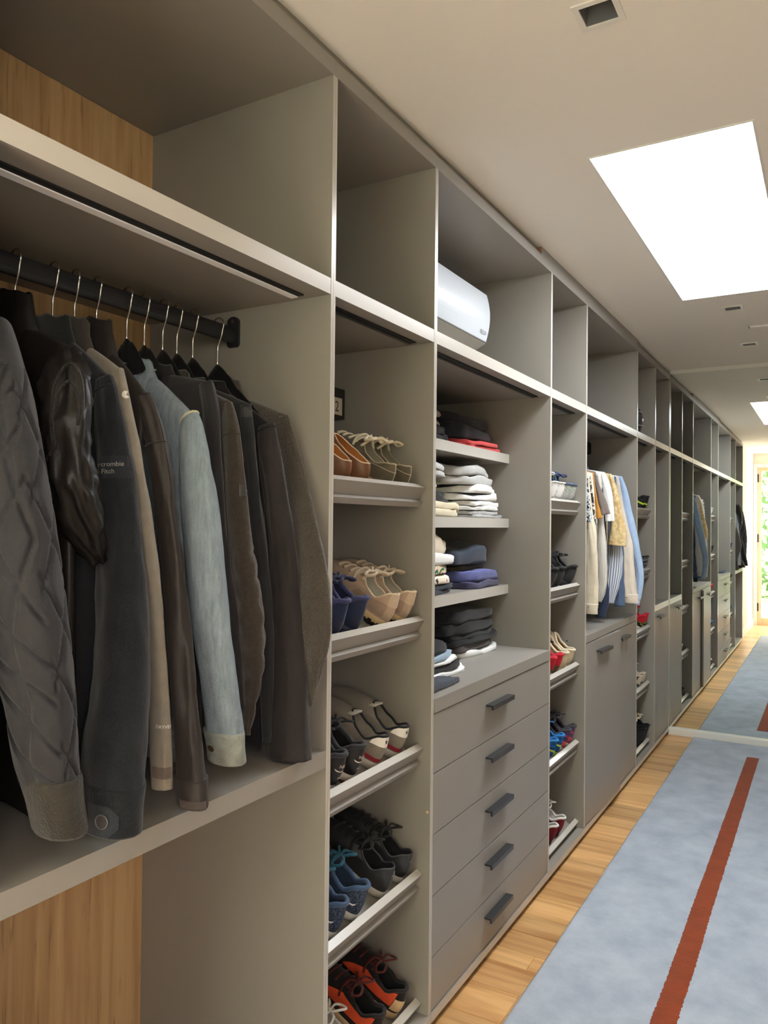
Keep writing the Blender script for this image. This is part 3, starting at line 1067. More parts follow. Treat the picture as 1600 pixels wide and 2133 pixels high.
# 2 shell jacket with bunched sleeve
C2 = fabric('black_brown_shell', (31, 28, 27), 0.42, 0.1, 0.1, 300, 0.0)
secs = sleeve_from_px([(744, 112, 162), (800, 78, 186), (880, 66, 190), (960, 72, 188), (1040, 96, 201), (1110, 138, 213), (1172, 196, 217)],
                      [-0.10, -0.075, -0.06, -0.05, -0.045, -0.045, -0.045], 0.6)
g2, s2, R2, a2 = garment('shell_jacket', 'glossy black-brown shell jacket with crumpled tucked-in sleeve and zip pocket', 'jacket', CG, 0.866, secs, C2, neck=1.80, hem=0.965,
                         disp=d_crumple, nring=70, nseg=44, seed=4.1, collar_h=0.075, t0=0.022, wid=0.236, hem_w=0.02)
hanger(0.866, a2, 'black velvet hanger inside the crumpled shell jacket', HG)
bv = bvh_of(s2)
zp = [(0.052 * math.cos(a) * (0.45 if math.sin(a) > 0 else 0.8) + 0.01 * math.sin(2 * a), 0.13 * math.sin(a)) for a in [2 * math.pi * k / 40 for k in range(41)]]
op = at(140, 930, -0.02)
for rr_, nm, mt in ((1.0, 'pocket_zip', fabric('zip_tape', (30, 27, 26), 0.5)), (0.78, 'pocket_zip', MATS['zip_tape'])):
    pp = []
    for (x, y) in zp[2:22]:
        p = op + VIEW_R * (x * rr_ * 0.8) + UP * (y * rr_)
        n = VIEW_R.cross(UP)
        h = bv.ray_cast(p + n * 0.12, -n, 0.4)
        if h[0] is not None:
            pp.append(h[0] + n * 0.0012)
    if len(pp) > 4:
        MB().tube(pp, 0.0026, 6).build(nm, mt, g2, smooth=True)
# 3 navy jacket
C3 = fabric('washed_navy', (23, 26, 32), 0.88, 0.14, 0.4, 420)
secs = sleeve_from_px([(790, 200, 236), (850, 196, 254), (950, 198, 276), (1080, 202, 294), (1200, 200, 305), (1330, 192, 314), (1450, 182, 317), (1560, 172, 306), (1652, 172, 298)],
                      [-0.10, -0.08, -0.065, -0.055, -0.045, -0.03, -0.015, -0.0, 0.012], 0.62)
g3, s3, R3, a3 = garment('navy_jacket', 'washed navy jacket with lettered sleeve patch and buttoned cuff tab', 'jacket', CG, 0.945, secs, C3, neck=1.80, hem=0.975, t0=0.015, t1=0.017,
                         nring=80, nseg=40, seed=6.4, cuff=(fabric('navy_cuff', (22, 25, 30), 0.9, 0.18, 0.4, 300), 0.072, 0.02), collar=fabric('dark_green_grey', (32, 35, 34), 0.85))
hanger(0.945, a3, 'black velvet hanger inside the washed navy jacket', HG)
bv = bvh_of(s3)
vs, fs = sheet(0.078, 0.038, 14, 6)
po = at(196, 992, -0.01)
PR = (VIEW_R + UP * 0.03)
stick(vs, fs, po, PR, UP, bv, 0.0012, 'sleeve_patch', fabric('patch_navy', (34, 38, 45), 0.9), g3)
for nm, txt, dx, dy, sz in (('patch_lettering', 'Abercrombie', -0.0225, 0.0205, 0.0115), ('patch_lettering', '& Fitch', -0.0085, 0.0085, 0.0115)):
    vs, fs = text_mesh(txt, sz)
    stick([(x + dx, y + dy) for x, y, z in vs], fs, po, PR, UP, bv, 0.0022, nm, fabric('patch_thread', (150, 148, 144), 0.8), g3)
cb = bvh_of([c for c in g3.children if c.name.startswith('cuff')][0])
bo = at(180, 1700, 0.0)
vs, fs = sheet(0.052, 0.044, 10, 6)
vs = [(x, y * (1 if x < 0.036 else 1 - (x - 0.036) / 0.026) + (0.0 if x < 0.036 else (x - 0.036) * 0.8)) for x, y in vs]
stick([(x, y - 0.02) for x, y in vs], fs, bo, VIEW_R, UP, cb, 0.003, 'cuff_tab', fabric('navy_tab', (40, 44, 50), 0.9), g3)
vs, fs = disc(0.0095)
btn = stick([(x + 0.026, y + 0.002) for x, y in vs], fs, bo, VIEW_R, UP, cb, 0.0055, 'button', plain('dark_horn_button', (58, 56, 58), 0.35), g3)
rim = [(0.0095 * math.cos(a) + 0.026, 0.0095 * math.sin(a) + 0.002) for a in [2 * math.pi * k / 24 for k in range(24)]]
n_ = VIEW_R.cross(UP)
pr_ = []
for x, y in rim:
    h = cb.ray_cast(bo + VIEW_R * x + UP * y + n_ * 0.12, -n_, 0.4)
    if h[0] is not None:
        pr_.append(h[0] + n_ * 0.006)
if len(pr_) > 10:
    MB().tube(pr_, 0.0013, 6, closed=True).build('button_rim', plain('button_rim', (84, 82, 84), 0.35), g3, smooth=True)
seam(R3, 5, 0.55, 1.0, 0.0016, fabric('navy_seam', (28, 31, 36)), g3)
# 4 light rain jacket
C4 = fabric('grey_beige_shell', (134, 127, 115), 0.7, 0.10, 0.25, 500)
secs = sleeve_from_px([(775, 226, 260), (840, 236, 275), (930, 252, 294), (1050, 272, 314), (1180, 290, 332), (1320, 303, 346), (1450, 309, 355), (1560, 309, 361), (1640, 312, 362)],
                      [-0.11, -0.09, -0.075, -0.06, -0.05, -0.045, -0.04, -0.035, -0.03], 0.6)
g4, s4, R4, a4 = garment('rain_jacket', 'pale grey-beige rain jacket with velcro cuff tab and printed wrist lettering', 'jacket', CG, 0.994, secs, C4, neck=1.795, hem=0.985,
                         nring=80, nseg=30, seed=8.7, t0=0.013, t1=0.015, collar=fabric('grey_brown_hood', (62, 57, 51), 0.7), collar_h=0.06, disp=d_soft(0.0035))
hanger(0.994, a4, 'black velvet hanger inside the pale rain jacket', HG)
bv = bvh_of(s4)
lo = at(321, 1531, 0.0)
vs, fs = text_mesh('DRYVENT', 0.0080)
stick([(x, y) for x, y, z in vs], fs, lo, VIEW_R, UP, bv, 0.0012, 'wrist_lettering', plain('white_print', (226, 224, 218), 0.6), g4)
vs, fs = sheet(0.05, 0.020, 12, 4)
stick([(x, y) for x, y in vs], fs, at(313, 1640, 0.0), VIEW_R, UP, bv, 0.0016, 'cuff_tab', fabric('grey_brown_tab', (104, 94, 86), 0.8), g4)
vs, fs = disc(0.007)
stick(vs, fs, at(250, 800, 0.0), VIEW_R, UP, bv, 0.0012, 'round_logo', plain('white_print2', (214, 210, 202), 0.6), g4)
# 5 brown raincoat
C5 = fabric('dark_umber_shell', (46, 41, 39), 0.5, 0.08, 0.12, 500, 0.05)
secs = sleeve_from_px([(826, 278, 316), (890, 295, 342), (980, 311, 361), (1080, 322, 374), (1200, 336, 388), (1330, 342, 400), (1450, 352, 412), (1560, 359, 426), (1635, 362, 434)],
                      [-0.10, -0.08, -0.065, -0.055, -0.045, -0.03, -0.015, -0.0, 0.02], 0.62)
g5, s5, R5, a5 = garment('raincoat', 'dark umber raincoat with long smooth sleeve between pale jacket and denim', 'coat', CG, 1.046, secs, C5, neck=1.80, hem=0.97, t0=0.015, t1=0.017,
                         nring=80, nseg=32, seed=10.3, collar_h=0.065, cuff=(C5, 0.052, 0.0), disp=d_soft(0.0055))
hanger(1.046, a5, 'black velvet hanger inside the dark umber raincoat', HG)
seam(R5, 14, 0.55, 1.05, 0.0014, fabric('umber_seam', (44, 39, 37)), g5)
bv = bvh_of([c for c in g5.children if c.name.startswith('cuff')][0])
vs, fs = sheet(0.045, 0.024, 10, 4)
stick(vs, fs, at(375, 1680, 0.0), VIEW_R, UP, bv, 0.002, 'cuff_tab', fabric('umber_tab', (72, 62, 60), 0.75), g5)
# 6 denim jacket
C6 = fabric('washed_denim', (134, 148, 158), 0.9, 0.26, 0.7, 420, 0.1, 22)
for nd_ in [n for n in C6.node_tree.nodes if n.type == 'TEX_NOISE'][:1]:
    mp_ = C6.node_tree.nodes.new('ShaderNodeMapping'); mp_.inputs['Scale'].default_value = (5, 5, 0.9)
    nd_.inputs['Detail'].default_value = 8; nd_.inputs['Roughness'].default_value = 0.7
    lk_ = nd_.inputs['Vector'].links[0]; fs_ = lk_.from_socket
    C6.node_tree.links.new(fs_, mp_.inputs['Vector']); C6.node_tree.links.new(mp_.outputs[0], nd_.inputs['Vector'])
C6b = fabric('denim_faded_edge', (142, 147, 140), 0.9, 0.22, 0.6, 380, 0.1, 40)
secs = sleeve_from_px([(868, 374, 412), (910, 370, 430), (1000, 371, 449), (1100, 377, 463), (1220, 386, 476), (1340, 400, 489), (1450, 415, 502), (1540, 425, 511)],
                      [-0.085, -0.065, -0.055, -0.045, -0.035, -0.03, -0.025, -0.02], 0.62)
g6, s6, R6, a6 = garment('denim_jacket', 'faded light blue denim jacket with pale collar and cuff', 'jacket', CG, 1.150, secs, C6, neck=1.768, hem=0.99,
                         nring=80, nseg=40, seed=12.9, collar=C6, collar_h=0.040, cuff=(C6b, 0.062, 0.02), disp=d_soft(0.004))
hanger(1.124, a6, 'black velvet hanger with a wide bare dome beside the denim collar', HG, neck=1.842, half=0.075, drop=0.035)
hanger(1.172, a6, 'black velvet hanger directly behind the denim collar', HG, neck=1.838, half=0.075, drop=0.035)
for k, fr in ((2, 0.0016), (3, 0.0016)):
    seam(R6, k, 0.5, 1.08, fr, fabric('denim_stitch', (196, 188, 160), 0.9), g6)
ring = [(0.064 * math.cos(a), 0.030 * math.sin(a)) for a in [2 * math.pi * q / 30 for q in range(30)]]
pp = []
for x, y in ring:
    pp.append((RODX + x * math.cos(a6) - y * math.sin(a6), 1.150 + x * math.sin(a6) + y * math.cos(a6), 1.768 + 0.028 - 0.02 * max(0, x) / 0.064))
MB().tube(pp, 0.0024, 6, closed=True).build('collar_piping', C6b, g6, smooth=True)
cb = bvh_of([c for c in g6.children if c.name.startswith('cuff')][0])
vs, fs = disc(0.006)
stick(vs, fs, at(440, 1583, 0.02), VIEW_R, UP, cb, 0.002, 'cuff_button', plain('brass_button', (150, 130, 96), 0.35, 0.8), g6)
# 7 charcoal jacket mostly hidden
C7 = fabric('charcoal_twill', (38, 36, 39), 0.8, 0.1, 0.3, 450)
secs = sleeve_from_px([(800, 412, 446), (850, 418, 458), (950, 424, 462), (1100, 430, 474), (1300, 452, 500), (1480, 470, 512)],
                      [-0.10, -0.085, -0.085, -0.08, -0.075, -0.07], 0.6)
g7, s7, R7, a7 = garment('charcoal_jacket', 'plain charcoal jacket squeezed between denim jacket and brown wool jacket', 'jacket', CG, 1.205, secs, C7, neck=1.776, hem=1.0, seed=14.2, t0=0.014, t1=0.015, collar_h=0.030)
hanger(1.225, a7, 'black velvet hanger of the plain charcoal jacket', HG)
# 8 brown wool jacket with padded lower sleeve
C8 = fabric('brown_wool', (58, 51, 44), 0.95, 0.2, 0.5, 500, 0.3, 120)
secs = sleeve_from_px([(842, 462, 486), (900, 461, 503), (1000, 464, 513), (1100, 470, 524), (1200, 478, 538), (1300, 486, 552), (1390, 494, 552), (1470, 500, 536), (1530, 506, 522)],
                      [-0.09, -0.075, -0.065, -0.055, -0.05, -0.045, -0.045, -0.045, -0.045], 0.62)
g8, s8, R8, a8 = garment('wool_jacket', 'mottled brown wool jacket with padded lower sleeve and small leather tab', 'jacket', CG, 1.260, secs, C8, neck=1.768, hem=1.02, collar_h=0.03,
                         nring=90, nseg=36, seed=16.6, disp=d_puff, t0=0.014, t1=0.015)
hanger(1.268, a8, 'black velvet hanger of the brown wool jacket', HG)
bv = bvh_of(s8)
vs, fs = sheet(0.016, 0.024, 5, 5)
stick(vs, fs, at(501, 1031, 0.0), VIEW_R, UP, bv, 0.0015, 'leather_tab', plain('dark_leather_tab', (50, 48, 48), 0.5), g8)
seam(R8, 12, 0.5, 1.05, 0.0014, fabric('wool_seam', (54, 48, 42)), g8)
# 9 dark grey jacket
C9 = fabric('slate_grey_twill', (38, 39, 42), 0.85, 0.1, 0.3, 450)
secs = sleeve_from_px([(845, 496, 524), (900, 503, 530), (1000, 512, 540), (1150, 522, 560), (1300, 534, 572), (1450, 540, 570), (1545, 545, 566)],
                      [-0.085, -0.075, -0.07, -0.07, -0.065, -0.065, -0.06], 0.6)
g9, s9, R9, a9 = garment('slate_jacket', 'slate grey jacket with shoulder strap between wool jacket and black coat', 'jacket', CG, 1.312, secs, C9, neck=1.768, hem=1.0, collar_h=0.03, seed=18.4, t0=0.014, t1=0.014,
                         collar=fabric('slate_collar', (58, 60, 60), 0.85))
hanger(1.318, a9, 'black velvet hanger of the slate grey jacket', HG)
bv = bvh_of(s9)
vs, fs = sheet(0.034, 0.036, 6, 5)
stick(vs, fs, at(497, 850, 0.0), VIEW_R, UP, bv, 0.003, 'shoulder_strap', fabric('slate_strap', (60, 60, 62), 0.85), g9)
# 10 black coat with charcoal sleeve
C10 = fabric('black_coat_cloth', (25, 25, 28), 0.85, 0.08, 0.3, 450)
C10s = fabric('charcoal_plum_sleeve', (43, 38, 39), 0.75, 0.08, 0.2, 450)
secs = sleeve_from_px([(888, 538, 574), (940, 536, 586), (1050, 550, 606), (1180, 561, 624), (1300, 564, 634), (1400, 560, 640), (1500, 554, 646), (1578, 553, 650)],
                      [-0.085, -0.07, -0.06, -0.05, -0.045, -0.04, -0.035, -0.03], 0.62)
g10, s10, R10, a10 = garment('black_coat', 'black coat with dropped shoulder seam and charcoal sleeve reaching the shelf', 'coat', CG, 1.372, secs, C10, C10s, neck=1.768, collar_h=0.03, hem=0.96, seed=20.1,
                             nring=70, nseg=36, t0=0.015, t1=0.015, disp=d_soft(0.005))
hanger(1.402, a10, 'black velvet hanger of the black coat at the far end of the rod', HG)
seam(R10, 3, 0.5, 1.08, 0.0016, C10, g10)
# 11 grey brown knit coat
C11 = fabric('grey_brown_knit', (72, 67, 61), 0.97, 0.16, 0.9, 260, 0.4, 160)
secs = sleeve_from_px([(868, 570, 600), (930, 580, 618), (1030, 592, 645), (1130, 600, 670), (1230, 608, 688), (1310, 614, 690), (1390, 622, 674), (1470, 632, 652)],
                      [-0.10, -0.085, -0.06, -0.025, 0.0, 0.01, 0.005, -0.0], 0.45)
g11, s11, R11, a11 = garment('knit_coat', 'grey-brown knitted coat bulging against the right panel of the bay', 'coat', CG, 1.418, secs, C11, neck=1.762, hem=1.05, seed=22.5,
                             nring=70, nseg=36, t0=0.015, t1=0.015, disp=d_soft(0.004), fold=0.003, wid=0.205)

# ---------------------------------------------------------------- shirts
SG = 'shirts hanging above the two doors'
SHG = 'hangers on the shirt rod'


def zrows(rows):
    return [(820 + b_ / 4.2654, 1130 + l / 4.2654, 1130 + r / 4.2654) for b_, l, r in rows]


def sleeve_on_plane(rows, yp, k):
    """a shirt hangs flat across the rod: its sleeve lies in the plane y = yp"""
    out = []
    for v, ul, ur in rows:
        d = AX_O * F_PX + AX_R * ((ul + ur) / 2 - 800) - AX_U * (v - 1066.5)
        c = CAM + d * (yp / d.y)
        hw = (ur - ul) / 2 / px_per_m(c)
        out.append((c.x, c.y, c.z, hw * 1.02, min(0.024, hw * k)))
    return out


def shirt(name, label, cat, hy, rows, xs, mat, hem=1.05, seed=1.0, hlabel='', k=0.55, collar=None, cuff=None, neck=1.775):
    secs = sleeve_on_plane(zrows(rows), hy - 0.008, k)
    g, s, R, a = garment(name, label, cat, SG, hy, secs, mat, neck=neck, hem=hem, seed=seed, nring=40, nseg=24, t0=0.013, t1=0.014, collar=collar, collar_h=0.035,
                         disp=d_soft(0.008), cuff=cuff, fold=0.006)
    hanger(hy, a, hlabel, SHG, neck=1.80, half=0.13, col=plain('pale_hanger_wood', (186, 160, 124), 0.5), drop=0.09)
    return g


CREAM = fabric('cream_cotton', (222, 210, 186), 0.9, 0.06)
shirt('patterned_shirt', 'short-sleeved shirt with blue and white leaf print, foremost in the shirt bay', 'shirt', 3.775,
      [(760, 372, 400), (850, 376, 410), (980, 380, 425), (1140, 378, 438)], [-0.10, -0.085, -0.06, -0.03],
      two_tone('blue_leaf_print', (40, 52, 74), (206, 212, 214), 'print', 60, 0.5), 1.12, 1.5, 'pale hanger of the blue leaf print shirt')
shirt('cotton_shirt', 'cream long-sleeved shirt whose cuff hangs lowest at the near side', 'shirt', 3.822,
      [(730, 388, 420), (900, 388, 430), (1100, 386, 450), (1300, 386, 486), (1500, 384, 492), (1700, 383, 494), (1900, 384, 490)],
      [-0.12, -0.11, -0.09, -0.06, -0.045, -0.04, -0.035], CREAM, 1.06, 2.5, 'pale hanger of the cream long-sleeved shirt', cuff=(CREAM, 0.05, 0.02))
shirt('black_print_shirt', 'black and white patterned short-sleeved shirt peeking out below the leaf print', 'shirt', 3.866,
      [(740, 392, 424), (860, 400, 440), (1000, 402, 462), (1170, 395, 474), (1240, 392, 440)], [-0.11, -0.10, -0.08, -0.06, -0.055],
      two_tone('black_print', (36, 32, 34), (214, 206, 198), 'print', 45, 0.55), 1.12, 3.5, 'pale hanger of the black and white patterned shirt')
shirt('cream_tee', 'off-white T-shirt just before the mustard sleeve', 'T-shirt', 3.908,
      [(715, 408, 440), (830, 420, 455), (980, 430, 466), (1160, 432, 482)], [-0.11, -0.09, -0.06, -0.035],
      fabric('off_white_jersey', (232, 224, 206), 0.9, 0.04), 1.10, 4.5, 'pale hanger of the off-white T-shirt')
shirt('mustard_tee', 'mustard brown T-shirt between the off-white and the grey one', 'T-shirt', 3.95,
      [(710, 424, 452), (830, 442, 470), (980, 456, 496), (1110, 464, 530)], [-0.11, -0.085, -0.055, -0.025],
      fabric('mustard_jersey', (182, 128, 52), 0.9, 0.06), 1.12, 5.5, 'pale hanger of the mustard T-shirt')
shirt('grey_tee', 'grey-brown T-shirt with wide sleeve beside the white T-shirt', 'T-shirt', 3.995,
      [(700, 440, 474), (800, 462, 506), (940, 480, 556), (1075, 500, 597)], [-0.105, -0.075, -0.04, -0.01],
      fabric('grey_brown_jersey', (122, 110, 106), 0.9, 0.06), 1.08, 6.5, 'pale hanger of the grey-brown T-shirt')
shirt('striped_shirt', 'white long-sleeved shirt with thin dark stripes hanging low', 'shirt', 4.045,
      [(720, 470, 504), (900, 490, 530), (1150, 492, 548), (1350, 490, 566), (1600, 490, 577), (1760, 488, 560), (1850, 492, 526)],
      [-0.11, -0.10, -0.085, -0.07, -0.06, -0.055, -0.055], two_tone('grey_stripe', (92, 90, 92), (232, 228, 218), 'stripe', 46, 0.28), 1.08, 7.5, 'pale hanger of the thinly striped white shirt')
shirt('white_tee', 'bright white T-shirt in the middle of the shirts', 'T-shirt', 4.095,
      [(705, 512, 552), (820, 530, 600), (980, 552, 630), (1135, 562, 640)], [-0.105, -0.075, -0.04, -0.015],
      fabric('white_jersey', (240, 240, 238), 0.9, 0.03), 1.10, 8.5, 'pale hanger of the bright white T-shirt')
shirt('navy_shirt', 'dark navy shirt reaching lowest of all towards the counter', 'shirt', 4.145,
      [(730, 520, 552), (1000, 520, 560), (1300, 515, 570), (1600, 505, 580), (1800, 486, 584), (1990, 472, 562)],
      [-0.12, -0.11, -0.10, -0.085, -0.07, -0.055], fabric('navy_cotton', (48, 58, 80), 0.9, 0.08), 1.05, 9.5, 'pale hanger of the dark navy shirt')
shirt('sand_print_shirt', 'sand yellow short-sleeved shirt with mottled print and broad drooping sleeve', 'shirt', 4.205,
      [(720, 572, 612), (830, 596, 655), (980, 612, 690), (1120, 614, 718), (1240, 604, 748), (1350, 590, 742)], [-0.105, -0.075, -0.04, -0.015, 0.01, 0.01],
      two_tone('sand_print', (196, 166, 112), (226, 204, 158), 'print', 34, 0.5, soft=0.12), 1.06, 10.5, 'pale hanger of the sand yellow shirt')
shirt('blue_striped_shirt', 'white and blue striped long-sleeved shirt below the sand yellow sleeve', 'shirt', 4.27,
      [(735, 600, 634), (950, 606, 660), (1200, 600, 690), (1400, 596, 712), (1600, 574, 704), (1760, 570, 660), (1860, 574, 634)],
      [-0.11, -0.10, -0.085, -0.07, -0.06, -0.055, -0.05], two_tone('blue_stripe', (104, 128, 172), (232, 234, 236), 'stripe', 40, 0.42), 1.08, 11.5, 'pale hanger of the blue striped shirt')
shirt('slate_shirt', 'slate blue shirt showing only its lower sleeve beside the beige cuff', 'shirt', 4.33,
      [(745, 620, 652), (1000, 632, 676), (1300, 640, 714), (1600, 640, 722), (1890, 638, 732)],
      [-0.12, -0.11, -0.095, -0.08, -0.065], fabric('slate_blue_cotton', (84, 102, 130), 0.9, 0.08), 1.05, 12.5, 'pale hanger of the slate blue shirt')
BEIGE = fabric('pale_beige_linen', (226, 214, 198), 0.9, 0.06)
shirt('beige_shirt', 'pale beige linen long-sleeved shirt next to the light blue one', 'shirt', 4.395,
      [(740, 640, 672), (900, 662, 704), (1100, 682, 740), (1300, 694, 786), (1500, 704, 814), (1700, 714, 830), (1810, 724, 846)],
      [-0.105, -0.085, -0.06, -0.035, -0.01, 0.0, 0.005], BEIGE, 1.02, 13.5, 'pale hanger of the beige linen shirt', cuff=(BEIGE, 0.05, 0.0))
LB = fabric('light_blue_oxford', (170, 194, 226), 0.9, 0.06)
shirt('light_blue_shirt', 'light blue long-sleeved shirt, farthest from the camera in its bay', 'shirt', 4.462,
      [(742, 668, 706), (850, 700, 748), (1000, 716, 784), (1200, 746, 830), (1400, 790, 866), (1590, 832, 899), (1750, 828, 886), (1830, 815, 870)],
      [-0.10, -0.075, -0.045, -0.015, 0.015, 0.035, 0.035, 0.03], LB, 1.02, 14.5, 'pale hanger of the light blue shirt', cuff=(LB, 0.05, 0.0))

# ================================================================== SHOES
NPH = 40


def interp(tab, t):
    for (a, va), (b_, vb) in zip(tab[:-1], tab[1:]):
        if t <= b_:
            f = (t - a) / (b_ - a) if b_ > a else 0
            f = f * f * (3 - 2 * f)
            return va + (vb - va) * f
    return tab[-1][1]


class ShoeGeo:
    def __init__(s, L=0.285, wid=1.0, heel=0.088, side=0.062, throat=0.094, solez=0.026, toe=0.046, open_=0.50):
        s.L, s.wid, s.heel, s.side, s.throat, s.sz, s.toe, s.open = L, wid, heel + 0.010, side + 0.005, throat, solez, toe, open_ - 0.05

    def outline(s, ph, grow=0.0):
        t = (1 - math.cos(ph)) / 2
        hw = interp([(0, 0.036), (0.25, 0.0355), (0.45, 0.036), (0.7, 0.047), (0.86, 0.046), (1, 0.042)], t) * s.wid + grow
        y = hw * math.copysign((1 - abs(2 * t - 1) ** 2.5) ** 0.5, math.sin(ph)) if 0 < t < 1 else 0
        x = s.L * t + (grow if t > .5 else -grow) * abs(2 * t - 1) ** 2
        return x, y

    def top(s, ph):
        xo, a = s.L * (0.035 + s.open) / 2 + 0.004, s.L * (s.open - 0.035) / 2
        c = math.cos(ph)
        x = xo - a * c
        y = 0.0325 * s.wid * math.sin(ph) * (1 - 0.22 * max(0, -c))
        k = (1 - c) / 2
        z = interp([(0, s.heel + 0.004), (0.08, s.heel), (0.35, s.side), (0.6, s.side + 0.006), (1, s.throat)], k)
        return Vector((x, y, z))

    def surf(s, ph, q, lift=0.0):
        x, y = s.outline(ph)
        O = Vector((x, y, s.sz - 0.004))
        T = s.top(ph)
        k = (1 - math.cos(ph)) / 2
        C = Vector((x - 0.007 * (1 - k) ** 4, y * 1.06, s.sz + (0.036 + 0.012 * k if k < 0.8 else s.toe)))
        p = O * (1 - q) ** 2 + C * 2 * q * (1 - q) + T * q * q
        if lift:
            e = 0.01
            du = s.surf(ph + e, q) - s.surf(ph - e, q)
            dv = s.surf(ph, min(1, q + e)) - s.surf(ph, max(0, q - e))
            n = du.cross(dv)
            if n.length > 1e-12:
                n.normalize()
                if n.z < -0.2 and q > .5 or (p + n - Vector((s.L * .4, 0, .03))).length < (p - n - Vector((s.L * .4, 0, .03))).length:
                    n = -n
                p = p + n * lift
        return p


